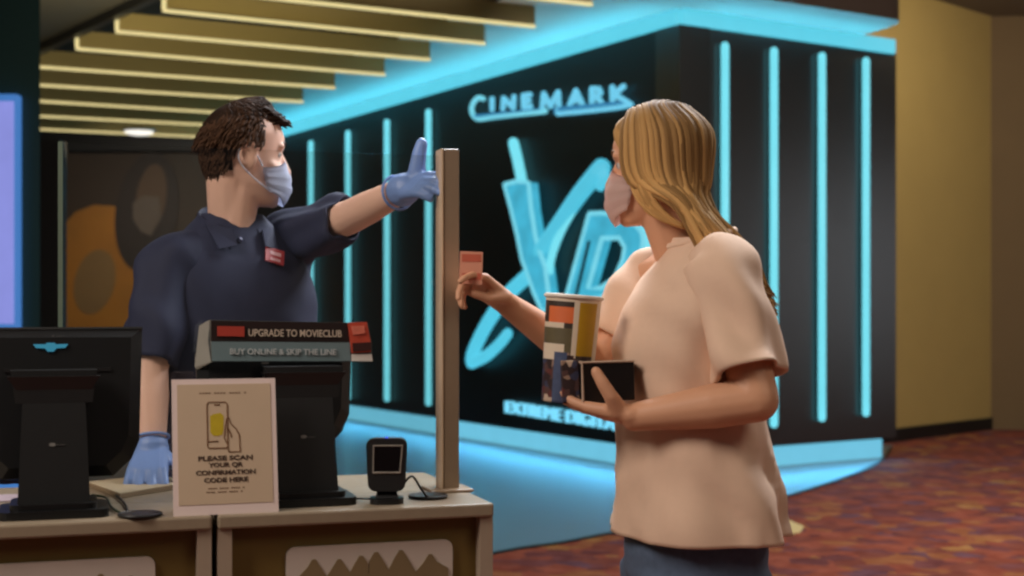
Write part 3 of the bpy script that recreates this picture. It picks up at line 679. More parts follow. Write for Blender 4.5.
# ------------------------------------------------------------------ people
def frame_of(fwd):
    f = fwd.normalized(); l = V((-f.y, f.x, 0)).normalized(); u = f.cross(l); return f, l, u
HS = [ # z, front, back, half width   (face looks along +x)
 (-.118,.070,.020,.022),(-.108,.083,.005,.036),(-.092,.089,-.020,.048),(-.072,.089,-.052,.056),(-.045,.088,-.076,.062),(-.02,.086,-.090,.067),
 (.0,.085,-.097,.070),(.025,.090,-.102,.073),(.05,.091,-.100,.074),(.075,.080,-.088,.068),(.095,.060,-.068,.054),(.110,.034,-.040,.034),(.117,.010,-.014,.012)]
def head_prof(z):
    if z <= HS[0][0]: return HS[0][1:]
    for a, b in zip(HS, HS[1:]):
        if z <= b[0]:
            t = (z-a[0])/(b[0]-a[0]); return tuple(a[i]+(b[i]-a[i])*t for i in (1,2,3))
    return HS[-1][1:]
class Head:
    def __init__(s, c, fwd, tilt=0, k=1.0):
        s.c = c; f, l, u = frame_of(fwd); R = Matrix.Rotation(tilt, 3, l); s.f, s.l, s.u = R@f, l, R@u; s.k = k
    def P(s, x, y, z): return s.c+(s.f*x+s.l*y+s.u*z)*s.k
    def surf(s, ang, z, off=0):          # ang 0 = front, + = left
        fr, bk, hw = head_prof(z); cx = (fr+bk)/2; rx = (fr-bk)/2
        return s.P(cx+(rx+off)*math.cos(ang), (hw+off)*math.sin(ang), z)
    def scalp(s, ang, el, off=0):        # el 0..1 from ear level to crown
        e = el*math.pi/2
        return s.P(-.004+(.099+off)*math.cos(ang)*math.cos(e), (.077+off)*math.sin(ang)*math.cos(e), .018+(.101+off)*math.sin(e))
    def add(s, bm, ear=1.0):
        loft(bm, [(s.P((fr+bk)/2,0,z), s.f*(fr-bk)/2*s.k, s.l*hw*s.k) for z,fr,bk,hw in HS], 32, 2.1)
        k = s.k
        cap(bm, s.P(.086,0,.008), .008*k, s.P(.106,0,-.032), .0115*k, 10)                 # nose
        for q in (-1,1):
            ball(bm, s.P(.094,.010*q,-.036), .009*k, 10)
            cap(bm, s.P(.084,.012*q,.027), .008*k, s.P(.074,.045*q,.025), .008*k, 10)     # brow
            cap(bm, s.P(.07,.03*q,-.03), .018*k, s.P(.05,.05*q,-.025), .014*k, 10)        # cheek
            M = Matrix((s.f, s.l, s.u)).transposed()
            R = Matrix.Rotation(.35*q, 3, s.u)
            ball(bm, s.P(-.010,(.066+.011*ear)*q,-.012), (.020*k*ear,.009*k*ear,.034*k*ear), 14, R@M)
            if ear == 1.0: tube(bm, [s.P(-.002+.02*math.cos(a)-.012, (.083+.004)*q, -.008+.031*math.sin(a)) for a in [math.radians(d) for d in range(20,260,20)]], .0045*k, 6)
        cap(bm, s.P(.087,-.016,-.068), .0065*k, s.P(.087,.016,-.068), .0065*k, 8)
        cap(bm, s.P(.086,-.013,-.077), .0075*k, s.P(.086,.013,-.077), .0075*k, 8)
        ball(bm, s.P(.074,0,-.104), .016*k, 12)
    def eyes(s, parent, browm):
        for q in (-1,1):
            bm = NB(); ball(bm, s.P(.0645,.031*q,.006), .0135*s.k, 14); e = obj('eye', bm, mat('eye white', (206,196,190), .2), parent, True)
            bm = NB(); ball(bm, s.P(.0730,.031*q,.006), .0062*s.k, 10); obj('iris', bm, mat('iris brown', (44,32,26), .2), e, True)
            bm = NB(); tube(bm, [s.surf(math.radians(a)*q, z, .002) for a, z in ((9,.031),(22,.036),(40,.030))], [.003,.0036,.0015], 6); obj('eyebrow', bm, browm, parent, True)
    def mask(s, parent, m, loops=True, zt=.002, zb=-.112, amax=78):
        bm = NB(); nu, nv = 22, 12; G = []
        for j in range(nv+1):
            row = []
            for i in range(nu+1):
                a = math.radians(-amax+2*amax*i/nu); tt = j/nv
                top = zt-.032*abs(math.sin(a))**1.3; bot = zb+.03*abs(math.sin(a))**1.5
                z = bot+(top-bot)*tt
                bulge = .020*math.exp(-(a/.55)**2)*math.sin(math.pi*min(1,max(.0,.12+tt*.88)))+.010
                bulge += .0018*math.sin(tt*math.pi*7)
                row.append(bm.verts.new(s.surf(a, max(z,-.108), bulge)+ s.u*(min(0,z+.108))))
            G.append(row)
        for j in range(nv):
            for i in range(nu): bm.faces.new((G[j][i],G[j][i+1],G[j+1][i+1],G[j+1][i]))
        ret = bmesh.ops.solidify(bm, geom=bm.faces[:], thickness=.002)
        o = obj('face_mask', bm, m, parent, True)
        if loops:
            for q in (-1,1):
                bm = NB(); a = math.radians(amax*q)
                tube(bm, catmull([s.surf(a,-.03,.01), s.P(.0,.080*q,.0), s.P(-.03,.082*q,.012), s.P(-.036,.082*q,-.02), s.P(-.01,.078*q,-.05), s.surf(a,-.082,.01)],5), .0016, 6)
                obj('ear_loop', bm, m, o, True)
        return o
def hand(bm, w, d, pn, sd, curls, thumb, k=1.0, spread=.06, fat=1.0, palm_len=.088, tl=1.0, tf=1.0):
    """w wrist, d wrist->knuckles, pn where the palm faces, sd towards the thumb; returns finger tips"""
    d = d.normalized(); pn = (pn-d*pn.dot(d)).normalized(); sd = (sd-d*sd.dot(d)-pn*sd.dot(pn)).normalized()
    sp = (.031,.0105,-.0105,-.030); ln = (palm_len, palm_len+.004, palm_len, palm_len-.008); FL = (.072,.080,.074,.058); tips = []
    for i in range(4):
        b = w+(d*ln[i]+sd*sp[i])*k
        cap(bm, w+sd*sp[i]*.55*k, .0155*k*fat, b, .0105*k*fat, 10)
        ang = 0; p = b
        fd0 = (d+sd*(spread*(1.5-i))).normalized()
        for q, (fr, rr) in enumerate(((.45,.0088),(.31,.0080),(.24,.0070))):
            ang += curls[i][q]
            fd = fd0*math.cos(ang)+pn*math.sin(ang)
            n = p+fd*FL[i]*fr*k; cap(bm, p, (rr+.0006)*k*fat, n, rr*k*fat, 10); p = n
        tips.append(p)
    for j in range(3): cap(bm, w+(d*.03+sd*(sp[j]+sp[j+1])*.4)*k, .014*k*fat, w+(d*ln[j]*.93+sd*(sp[j]+sp[j+1])*.5)*k, .0105*k*fat, 10)
    p = w+(d*.022+sd*.026+pn*.004)*k
    cap(bm, w+d*.01*k, .014*k*fat, p, .015*k*fat, 10)
    for (td, l, r0, r1) in zip(thumb, (.042,.034,.027), (.0145,.0108,.0095), (.0110,.0096,.0080)):
        td = td.normalized(); n = p+td*l*k*tl; cap(bm, p, r0*k*fat*tf, n, r1*k*fat*tf, 10); p = n
    tips.append(p); return tips
def folds(me, fn):
    me.update(); nr = [v.normal.copy() for v in me.vertices]
    for v, n in zip(me.vertices, nr): v.co += n*fn(v.co, n)
    me.update()

# ---------------- the woman
bF = V((-.985,-.17,0)).normalized(); bL = V((-bF.y, bF.x, 0))
def BW(c, f, l): return c+bF*f+bL*l
hip = V((.352,2.70,0))
hd = Head(W(658,166,2.72), V((-.93,.37,0)), math.radians(4), .95)
neck = W(690,238,2.735)
shL = W(722,268,2.585); elL = W(757,400,2.485); wrL = W(634,417,2.535)
shR = W(650,278,2.87); elR = W(597,368,2.80); wrR = W(508,305,2.69)
bm = NB(); hd.add(bm, .55)
cap(bm, hd.P(-.03,0,-.06), .056, neck+V((0,0,-.02)), .060); cap(bm, hd.P(.0,0,-.085), .045, neck+bF*.02+V((0,0,-.02)), .055)
def ts(zc, dx, a, b, cpx=None): return (V((hip.x,hip.y,zc))+bF*dx, bF*a, bL*b)
loft(bm, [ts(.80,0,.10,.15), ts(.90,0,.105,.155), ts(1.0,.01,.09,.13), ts(1.1,.012,.085,.125), ts(1.22,.01,.10,.13), ts(1.32,.0,.085,.13), ts(1.375,-.008,.06,.105), ts(1.41,-.01,.048,.07)])
chain(bm, [neck+V((0,0,-.06)), shL, shL+(elL-shL)*.5, elL, elL+(wrL-elL)*.35, wrL], [.05,.055,.046,.040,.041,.026])
chain(bm, [neck+V((0,0,-.06)), shR, shR+(elR-shR)*.5, elR, elR+(wrR-elR)*.35, wrR], [.05,.052,.044,.038,.038,.024])
for s_ in (-1,1):
    h0 = V((hip.x,hip.y,.86))+bL*.085*s_; kn = V((hip.x,hip.y,.48))+bL*.09*s_+bF*.015; an = V((hip.x,hip.y,.09))+bL*.09*s_-bF*.02
    chain(bm, [h0, h0+(kn-h0)*.4, kn, kn+(an-kn)*.35, an], [.085,.075,.052,.05,.034])
    cap(bm, an+V((0,0,-.03)), .034, an+bF*.14+V((0,0,-.06)), .026)
# near hand under the box and cup, thumb up in front; far hand pinching the card
gd = (W(585,409,2.59)-wrL)
tl_ = hand(bm, wrL, gd, V((.0,.35,1)), V((.05,-1,.15)), [(.15,.25,.2),(.05,.2,.2),(.05,.2,.2),(.1,.2,.2)],
     [V((-.45,-.45,.75)), V((-.5,-.05,.8)), V((-.45,.12,.8))], .92, .06, 1.2, .088, .92, 1.15)
gr = (W(478,283,2.66)-wrR)
tr_ = hand(bm, wrR, gr, V((-.25,-.45,-.75)), V((-.2,-.75,.55)), [(.45,.45,.25),(.75,.7,.4),(.95,.8,.5),(1.05,.9,.5)],
     [V((-.75,-.5,-.05)), V((-.85,-.1,.25)), V((-.8,.1,.45))], .92)
me = remesh(bm, .0042, 5)
woman = obj('person', me, SKIN_W, None, True, V((hip.x,hip.y,0)))
tag(woman, 'woman with long blonde hair in beige t-shirt and jeans holding out a card', 'person')
hd.eyes(woman, mat('brow hair', (120,86,54), .8))
hd.mask(woman, mat('pale pink mask', (236,208,198), .8, .04), False, .004, -.116, 70)

# t-shirt
TEE = mat('beige cotton', (226,192,166), .85, .03, 60, bump=.03)
hc_ = V((hip.x,hip.y,0))
def fold_w(co, t, an):
    h = max(0, min(1, (1.34-co.z)/.45)); f = .013*h*math.sin(an*7+co.z*6+3*noise.noise(co*4))
    f += .020*noise.noise(V((co.x*9+co.z*5, co.y*9, co.z*5)))*(.4+.6*h)+.016*noise.noise(V((co.x*18+co.z*16, co.y*14, co.z*9)))
    f += .016*h*(1-abs(math.sin(an*3.5+co.z*4+1.5*noise.noise(co*5))))**3
    f *= .45+.55*(.5-.5*math.cos(an))
    d = (co-hc_); q = V((d.dot(bF), d.dot(bL), co.z))
    for sy in (-.07,.07): f += .012*math.exp(-((q.x-.12)**2/.007+(q.y-sy)**2/.006+(q.z-1.225)**2/.006))
    return f
bm = NB()
shell(bm, [ts(.872,.0,.158,.212), ts(.93,.0,.152,.205), ts(1.02,.004,.142,.182), ts(1.12,.006,.136,.162), ts(1.21,.008,.134,.166), ts(1.29,.006,.124,.178), ts(1.345,.0,.104,.168), ts(1.385,-.006,.080,.135), ts(1.412,-.012,.068,.094), ts(1.434,-.012,.060,.070)], 72, fold_w, 5, 2.1, True, True)
tee = obj('t_shirt', bm, TEE, woman, True)
ups = (elL-shL); upr = (elR-shR)
def fold_s(co, t, an): return .015*noise.noise(V((co.x*11+co.z*9,co.y*11,co.z*7)))*min(1,t*2)+.006*math.sin(an*5+t*4)*t+.009*math.sin(t*13+math.cos(an)*3)*max(0,t-.3)
sec = limb([BW(V((hip.x,hip.y,1.372)),-.01,.085), BW(V((hip.x,hip.y,1.372)),-.02,.125), shL+V((.0,0,.0)), shL+ups*.3, shL+ups*.58, shL+ups*.82], [.058,.066,.069,.066,.064,.069])
bm = NB(); shell(bm, sec, 48, fold_s, 6, 2.0, False, True); obj('sleeve', bm, TEE, tee, True)
sec = limb([BW(V((hip.x,hip.y,1.375)),-.0,-.085), BW(V((hip.x,hip.y,1.375)),.0,-.12), shR, shR+upr*.4, shR+upr*.74], [.055,.06,.063,.062,.066])
bm = NB(); shell(bm, sec, 48, fold_s, 6, 2.0, False, True); obj('sleeve', bm, TEE, tee, True)
bm = NB(); ring = []
for k in range(37):
    a = 2*math.pi*k/36
    ring.append(hc_+V((0,0,1.434))+bF*(-.012+.063*math.cos(a))+bL*(.073*math.sin(a))+V((0,0,-.016*math.cos(a))))
tube(bm, ring, .0075, 8, caps=False); obj('neckband', bm, TEE, tee, True)
# jeans
bm = NB()
loft(bm, [ts(.78,0,.132,.178), ts(.84,0,.134,.180), ts(.90,0,.125,.172), ts(.96,.0,.112,.155)])
for s_ in (-1,1):
    h0 = V((hip.x,hip.y,.80))+bL*.085*s_; kn = V((hip.x,hip.y,.48))+bL*.09*s_+bF*.015; an = V((hip.x,hip.y,.11))+bL*.09*s_-bF*.015
    loft(bm, [(an, bF*.055, bL*.052), (an+(kn-an)*.5, bF*.066, bL*.063), (kn, bF*.072, bL*.07), (kn+(h0-kn)*.6, bF*.1, bL*.088), (h0, bF*.128, bL*.094)])
me = remesh(bm, .009, 5)
folds(me, lambda co, n: .006*noise.noise(co*11)+.004*noise.noise(V((co.x*7,co.y*7,co.z*24))))
obj('jeans', me, mat('blue grey denim', (84,100,124), .85, .22, 70, bump=.03), woman, True)
for s_ in (-1,1):
    an = V((hip.x,hip.y,0))+bL*.09*s_; bm = NB()
    loft(bm, [(an+bF*.03+V((0,0,.002)), bF*.13, bL*.042), (an+bF*.03+V((0,0,.03)), bF*.132, bL*.045), (an+bF*.015+V((0,0,.06)), bF*.10, bL*.042), (an-bF*.02+V((0,0,.10)), bF*.05, bL*.04)], 24)
    obj('shoe', remesh(bm, .006, 3), WHITEPL, woman, True)

# long hair: a cap plus many locks swept back behind the shoulder
def hair_mat(name, roots, tips, zr, zt):
    m = mat(name, tips, .42, .1, 30, spec=.5); nt = m.node_tree; N = nt.nodes; L = nt.links; b = N['Principled BSDF']; b.inputs['Roughness'].default_value = .6; b.inputs['Specular IOR Level'].default_value = .1
    at = N.new('ShaderNodeAttribute'); at.attribute_name = 'tone'
    r = N.new('ShaderNodeValToRGB'); e = r.color_ramp.elements; e[0].color = rgb(roots); e[1].color = rgb(tips)
    L.new(at.outputs['Fac'], r.inputs[0]); L.new(r.outputs[0], b.inputs['Base Color']); return m
HAIRW = hair_mat('golden blonde hair', (66,43,26), (224,176,112), 0, 0)
def set_tone(me, fn):
    a = me.attributes.new('tone', 'FLOAT', 'POINT'); a.data.foreach_set('value', [max(0,min(1,fn(i, v.co))) for i, v in enumerate(me.vertices)])
tones = []
def lock(bm, pts, r, tone, root=.35, seg=6, flat=.6):
    n0 = len(bm.verts); n = len(pts)
    rad = [r*min(1, .5+3*i/n)*(1 if i < n*.7 else max(.12, 1-(i/n-.7)/.32)) for i in range(n)]
    tube(bm, pts, rad, seg, flat=flat)
    for i in range(n):
        g = min(1, i/(n*.48)); tones.extend([tone*(root+(1-root)*g)]*seg)
bm = NB(); tones.clear()
tail = W(771,334,2.665)
mid = W(742,262,2.66)
rnd = random.Random(3)
for k in range(520):
    side = rnd.choice((1,1,1,-1)); az = rnd.uniform(0,1)**.85
    ang0 = math.radians(66+112*az)*side
    lay = rnd.uniform(.004,.016); back = (1-math.cos(ang0))/2
    ca = math.cos(math.radians(20+158*az))
    p0 = hd.P(-.008+.078*ca, .005*side, .018+(.100+lay)*math.sqrt(max(.05,1-(.078*ca/.105)**2)))
    p1 = hd.scalp(math.radians(42+134*az)*side, .62, lay); p2 = hd.scalp(math.radians(60+118*az)*side, .22, lay+.002)
    p3 = hd.surf(ang0*1.03, -.035, .010+lay*.7)
    p4 = hd.P(-.034-.062*back+rnd.uniform(-.008,.008), (.066+lay)*math.sin(ang0)+rnd.uniform(-.008,.008), -.092)
    sp_ = math.sin(ang0); jt = lambda q: V((rnd.uniform(-q,q), rnd.uniform(-q,q), rnd.uniform(-q,q)))
    p5 = mid+hd.l*(.05*sp_)+jt(.016)+V((-.034*(1-az)+.016*az,0,-.016*(1-az)))
    p6 = tail+hd.l*(.02*sp_)+jt(.012)+V((0,0,rnd.uniform(-.01,.07)))
    P = catmull([p0,p1,p2,p3,p4,p5,p6], 5)
    lock(bm, P, rnd.uniform(.0035,.0075), rnd.choice((.35,.5,.62,.75,.9,1.0))*(1-.42*az), .18)
for k in range(40):
    f = rnd.random()
    p0 = hd.P(.045+.01*f, .008, .112); p1 = hd.P(.072-.012*f,.044+.01*f,.072); p2 = hd.P(.044-.025*f,.071+.009*f,.01); p3 = hd.P(.030-.03*f,.074+.010*f,-.055); p4 = hd.P(.005-.03*f,.070,-.10); p5 = hd.P(-.06,.06,-.135)
    j = lambda: V((rnd.uniform(-.003,.003),rnd.uniform(-.003,.003),rnd.uniform(-.004,.004)))
    lock(bm, catmull([p0,p1+j(),p2+j(),p3+j(),p4+j(),p5+j()],5), rnd.uniform(.003,.006), rnd.uniform(.6,1), .5)
# under-cap so no scalp shows
n0 = len(bm.verts); cb = NB()
ball(cb, hd.P(-.008,0,.022), (.097*.95,.078*.95,.097*.95), 28, Matrix((hd.f,hd.l,hd.u)).transposed())
cbm = mesh_from(cb, 'c'); vs2 = [bm.verts.new(v.co) for v in cbm.vertices]
keep = [((v.co-hd.c).dot(hd.u) > -.03 and not ((v.co-hd.c).dot(hd.f) > .055 and (v.co-hd.c).dot(hd.u) < .07)) for v in cbm.vertices]
for p in cbm.polygons:
    if all(keep[i] for i in p.vertices): bm.faces.new([vs2[i] for i in p.vertices])
tones.extend([.2]*len(vs2)); bpy.data.meshes.remove(cbm)
hm = mesh_from(bm, 'hair'); tn = list(tones); set_tone(hm, lambda i, c: tn[i])
obj('hair', hm, HAIRW, woman, True)

# card in her far hand
pin = (tr_[4]+tr_[0])/2
card = thing('card', 'small pink ticket card held up in the woman\'s outstretched hand', 'card', pin)
cyd = pin.y; q = [W(460,251,cyd), W(483,252,cyd), W(482,285,cyd), W(459,283,cyd)]
bm = NB(); prism(bm, q, V((.0,.0012,0))); obj('card_face', bm, mat('pink card', (216,148,122), .5, .05, 60), card)
for y0, y1 in ((254,262),(273,280)):
    bm = NB(); prism(bm, [W(462,y0,cyd-.0008), W(481,y0+.4,cyd-.0008), W(481,y1,cyd-.0008), W(462,y1-.4,cyd-.0008)], V((0,.0006,0))); obj('printed_band', bm, mat('coral print', (196,98,74), .5), card)

# cup and snack box in her near hand
CY = 2.625
cb0, ct0 = W(565.5,402,CY), W(574,297,CY); ax = (ct0-cb0).normalized()
cup = thing('paper_cup', 'tall printed paper cup with orange and yellow panels held by the woman', 'cup', cb0)
hC = (ct0-cb0).length; r0, r1 = .0455, .0525
u = V((-1,0,0)); u = (u-ax*u.dot(ax)).normalized(); w = V((0,-1,0)); w = (w-ax*w.dot(ax)-u*w.dot(u)).normalized()    # u: to photo-left, w: to camera
CM = [mat('cup cream', (222,204,180), .5), mat('cup orange', (222,112,62), .5, .1, 60), mat('cup dark', (58,48,40), .5, .3, 60), mat('cup yellow', (192,146,22), .5, .1, 40), mat('cup blue', (70,82,112), .5, .3, 80), mat('cup plum', (78,52,50), .5, .4, 80), mat('cup khaki', (98,88,62), .5, .2, 60)]
def cupcol(s, h):            # s: -1 photo-left .. 1 photo-right on the visible side, h 0 bottom..1 top
    if h > .955: return 0
    if s < .0:
        if .76 < h < .90 and s > -.88: return 1
        if h >= .76: return 2
        if .70 < h: return 0 if s < -.3 else 2
        if .54 < h: return 6
        if .48 < h: return 0 if s < -.25 else 6
        if h < .48:
            if s < -.62: return 0 if h > .40 else 5
            if s < -.15: return 4
            return 5
    if s < .12: return 0 if h > .45 else 5
    if s < .22: return 0 if h > .42 else (5 if int(h*22) % 2 else 0)
    if s < .82: return 3 if h > .44 else (5 if int(h*26+s*5) % 3 else 2)
    return 0
bm = NB(); na, nh = 96, 40; G = []
for j in range(nh+1):
    h = j/nh; r = r0+(r1-r0)*h
    G.append([bm.verts.new(cb0+ax*hC*h+(u*math.cos(2*math.pi*i/na)+w*math.sin(2*math.pi*i/na))*r) for i in range(na)])
for j in range(nh):
    for i in range(na):
        f = bm.faces.new((G[j][i],G[j][(i+1)%na],G[j+1][(i+1)%na],G[j+1][i])); a = 2*math.pi*(i+.5)/na
        f.material_index = cupcol(-math.cos(a), (j+.5)/nh)
bm.faces.new(list(reversed(G[0]))); obj('cup_body', bm, CM, cup, True)
bm = NB(); tube(bm, [ct0+(u*math.cos(a)+w*math.sin(a))*r1 for a in [2*math.pi*k/48 for k in range(49)]], .0042, 8, caps=False); obj('rim', bm, mat('pale rim', (232,220,206), .4), cup, True)
bm = NB(); prism(bm, [ct0-ax*.012+(u*math.cos(a)+w*math.sin(a))*(r1-.002) for a in [2*math.pi*k/32 for k in range(32)]], ax*.004); obj('drink', bm, mat('pale fizz', (214,196,172), .4), cup)
BY = 2.555
bx0 = W(607,402,BY)
sb = thing('snack_box', 'black-fronted snack box with pale rim held beside the paper cup', 'box', bx0)
e_x = (W(636,382,BY+.012)-W(582,384,BY)).normalized(); e_y = V((-e_x.y, e_x.x, 0)).normalized(); e_z = e_x.cross(e_y)
bw, bh, bd = .098, .072, .045; b0 = W(582.5,402,BY)
def print_mat():
    m = mat('collage print', (100,80,70), .5); nt = m.node_tree; N = nt.nodes; L = nt.links; b = N['Principled BSDF']
    tc = N.new('ShaderNodeTexCoord'); vo = N.new('ShaderNodeTexVoronoi'); vo.inputs['Scale'].default_value = 75; L.new(tc.outputs['Object'], vo.inputs['Vector'])
    sp = N.new('ShaderNodeSeparateColor'); L.new(vo.outputs['Color'], sp.inputs[0]); r = N.new('ShaderNodeValToRGB'); r.color_ramp.interpolation = 'CONSTANT'; e = r.color_ramp.elements
    e[0].color = rgb((52,36,36)); e[1].position = .3; e[1].color = rgb((86,60,56))
    for p_, c_ in ((.55,(60,62,84)),(.7,(150,122,104)),(.82,(96,50,46)),(.92,(196,172,150))):
        k_ = e.new(p_); k_.color = rgb(c_)
    L.new(sp.outputs[0], r.inputs[0]); L.new(r.outputs[0], b.inputs['Base Color']); return m
CMB = [mat('box black', (20,15,14), .35, .2, 20), print_mat()]
cup.children[0].data.materials[5] = CMB[1]
bm = NB(); frame_box(bm, b0, e_x*bw, e_y*bd, e_z*bh, 0, .002); obj('carton', bm, CMB[0], sb)
bm = NB(); fr = [b0+e_x*.001, b0+e_x*.001+e_z*bh, b0+e_x*bw+e_z*bh]; tube(bm, [p-e_y*.001 for p in fr], .0028, 6)
tube(bm, [b0+e_z*bh+e_y*bd, b0+e_z*bh, ], .0028, 6); obj('pale_rim', bm, mat('box rim', (196,170,148), .5), sb)
bm = NB(); frame_box(bm, b0-e_x*.034+e_y*.018, e_x*.033, e_y*.022, e_z*(bh+.004), 0, .002); obj('printed_side', bm, CMB[1], sb)

# ---------------- the young man
mF = V((.62,-.78,0)).normalized(); mL = V((-mF.y, mF.x, 0))
mc = V((-.600,3.04,0))
hm_ = Head(W(245,155,3.02), V((.895,.44,0)), math.radians(4), .91)
nk = W(231,222,3.03)
sR = W(172,265,2.94); eR = W(148,368,2.86); wR_ = W(152,450,2.80)
sLm = W(288,240,3.14); eLm = W(350,217,2.97); wLm = W(405,189,2.775)
bm = NB(); hm_.add(bm)
cap(bm, hm_.P(-.038,0,-.06), .046, nk+V((0,0,-.03)), .047); cap(bm, hm_.P(-.01,0,-.085), .044, nk+mF*.01+V((0,0,-.03)), .047)
def ms(z, d, a, b): return (V((mc.x,mc.y,z))+mF*d, mF*a, mL*b)
loft(bm, [ms(.80,0,.10,.15), ms(.95,0,.10,.15), ms(1.1,0,.098,.145), ms(1.22,.0,.10,.148), ms(1.31,.0,.094,.145), ms(1.375,-.004,.078,.120), ms(1.42,-.008,.058,.085), ms(1.46,-.008,.045,.055)])
chain(bm, [V((mc.x,mc.y,1.375))-mL*.06, sR, (sR+eR)/2, eR, eR+(wR_-eR)*.35, wR_], [.045,.050,.044,.041,.040,.027])
chain(bm, [V((mc.x,mc.y,1.365))+mL*.06, sLm, (sLm+eLm)/2, eLm, eLm+(wLm-eLm)*.35, wLm], [.05,.052,.042,.037,.035,.025])
for s_ in (-1,1):
    h0 = V((mc.x,mc.y,.88))+mL*.085*s_; kn = V((mc.x,mc.y,.49))+mL*.1*s_; an = V((mc.x,mc.y,.09))+mL*.1*s_
    chain(bm, [h0, kn, kn+(an-kn)*.3, an], [.085,.055,.052,.036]); cap(bm, an+V((0,0,-.03)), .034, an+mF*.15+V((0,0,-.06)), .027)
# bare hands inside the gloves keep the body whole
gR = (V((K(-.585,.33,CT).x, K(-.585,.33,CT).y, CT+.03))-wR_); 
def rhand(bm, fat):
    dn = V((wR_.x+.012,wR_.y-.095,CT+.022))-wR_
    return hand(bm, wR_, dn, V((0,.25,-1)), V((1,.1,.1)), [(.35,.55,.3),(.35,.55,.3),(.35,.55,.3),(.3,.5,.3)], [V((.75,-.35,-.4)), V((.35,-.6,-.5)), V((.1,-.8,-.2))], .98, .12, fat)
def lhand(bm, fat):
    tgt = W(424,184,2.715)
    return hand(bm, wLm, tgt-wLm, V((.6,-.6,-.1)), V((-.15,-.1,1)), [(.15,.25,.15),(.15,.3,.15),(.2,.35,.2),(.25,.4,.2)], [V((.05,-.2,.9)), V((.15,-.1,.9)), V((.22,-.05,.9))], .80, .0, fat*1.15, .082, .92, 1.5)
rhand(bm, .85); lhand(bm, .85)
me = remesh(bm, .0045, 5)
man = obj('person', me, SKIN_M, None, True, V((mc.x,mc.y,0)))
tag(man, 'young man in navy polo, face mask and blue gloves behind the counter', 'person')
hm_.eyes(man, mat('dark brow hair', (50,36,28), .8))
hm_.mask(man, mat('light blue surgical mask', (222,230,250), .8, .04), True, -.002, -.114, 76)
GLV = mat('blue nitrile', (126,158,218), .45, .08, 30, bump=.03)
for fn, wr, dr, cl in ((rhand, wR_, (eR-wR_).normalized(), .2), (lhand, wLm, (eLm-wLm).normalized(), .35)):
    bm = NB(); fn(bm, 1.14); cap(bm, wr, .0325, wr+dr*.028*cl, .034); ring = []; u, w = perp(dr)
    me = remesh(bm, .0032, 3); g_ = obj('glove', me, GLV, man, True)
    bm = NB(); tube(bm, [wr+dr*(.020+.028*cl)+(u*math.cos(a)+w*math.sin(a))*.0345 for a in [2*math.pi*k/24 for k in range(25)]], .003, 6, caps=False)
    obj('cuff', bm, GLV, g_, True)
# polo shirt
POLO = mat('navy polo', (36,42,70), .8, .08, 80, bump=.03)
def fold_m(co, t, an): return .012*noise.noise(V((co.x*8,co.y*8,co.z*5)))+.006*noise.noise(V((co.x*18+co.z*12,co.y*18,co.z*8+3)))
bm = NB()
shell(bm, [ms(.86,0,.128,.182), ms(.95,0,.128,.180), ms(1.1,0,.126,.176), ms(1.22,.004,.130,.178), ms(1.31,.004,.124,.178), ms(1.385,.0,.108,.170), ms(1.43,-.004,.090,.146), ms(1.462,-.006,.076,.114), ms(1.487,-.008,.066,.082), ms(1.503,-.008,.058,.064)], 64, fold_m, 5, 2.1, True, False)
polo = obj('polo_shirt', bm, POLO, man, True)
sec = limb([V((mc.x,mc.y,1.405))-mL*.06, V((mc.x,mc.y,1.398))-mL*.115, sR+V((-.0,0,.0)), sR+(eR-sR)*.35, sR+(eR-sR)*.65, sR+(eR-sR)*.95], [.062,.068,.067,.068,.066,.066])
bm = NB(); shell(bm, sec, 48, fold_s, 6, 2.0, False, True); obj('sleeve', bm, POLO, polo, True)
sec = limb([V((mc.x,mc.y,1.385))+mL*.05, V((mc.x,mc.y,1.385))+mL*.10, sLm+V((0,0,-.004)), sLm+(eLm-sLm)*.45, sLm+(eLm-sLm)*.92], [.07,.076,.071,.056,.049])
bm = NB(); shell(bm, sec, 48, fold_s, 6, 2.0, False, True); obj('sleeve', bm, POLO, polo, True)
bvs = [bvh_of(q.data, V((mc.x,mc.y,0))) for q in [polo]+list(polo.children)]
def hit(px, py):
    hs = [h for h in (b.ray_cast(CAM, ray(px,py).normalized()) for b in bvs) if h[0]]
    h = min(hs, key=lambda q: q[3]) if hs else (W(px,py,2.9), V((0,-1,0))); n = h[1]; return h[0], (n if n.dot(ray(px,py)) < 0 else -n)
# collar: stand band and two leaves
nc = nk+V((0,0,-.012))
bm = NB(); rings = []
for zz, rr in ((-.028,.088),(.018,.070),(.021,.066),(-.02,.078)):
    rings.append([bm.verts.new(nc+mF*(rr*math.cos(a)*1.0)+mL*(rr*math.sin(a))+V((0,0,zz-.028*math.cos(a)))) for a in [math.radians(28+304*k/36) for k in range(37)]])
for x_, y_ in zip(rings, rings[1:]):
    for k in range(36): bm.faces.new((x_[k],x_[k+1],y_[k+1],y_[k]))
obj('collar', bm, POLO, polo, True)
for s_ in (-1,1):
    a = math.radians(28)*s_
    p0 = nc+mF*.078*math.cos(a)+mL*.078*math.sin(a)+V((0,0,-.006)); 
    q = [p0, nc+mF*.086*math.cos(a*2.4)+mL*.086*math.sin(a*2.4)+V((0,0,.004)), nc+mF*.112*math.cos(a*1.6)+mL*.10*math.sin(a*1.6)+V((0,0,-.05)), p0+mF*.022-mL*.004*s_+V((0,0,-.036))]
    bm = NB(); prism(bm, q, mF*.005); obj('collar_leaf', bm, POLO, polo)
p, n = hit(240,240); bm = NB(); ball(bm, p+n*.002, .0055, 12); obj('button', bm, mat('pale button', (120,130,170), .3), polo, True)
p, n = hit(273,258); ux = (V((1,0,.28))-n*V((1,0,.28)).dot(n)).normalized(); uy = n.cross(ux)
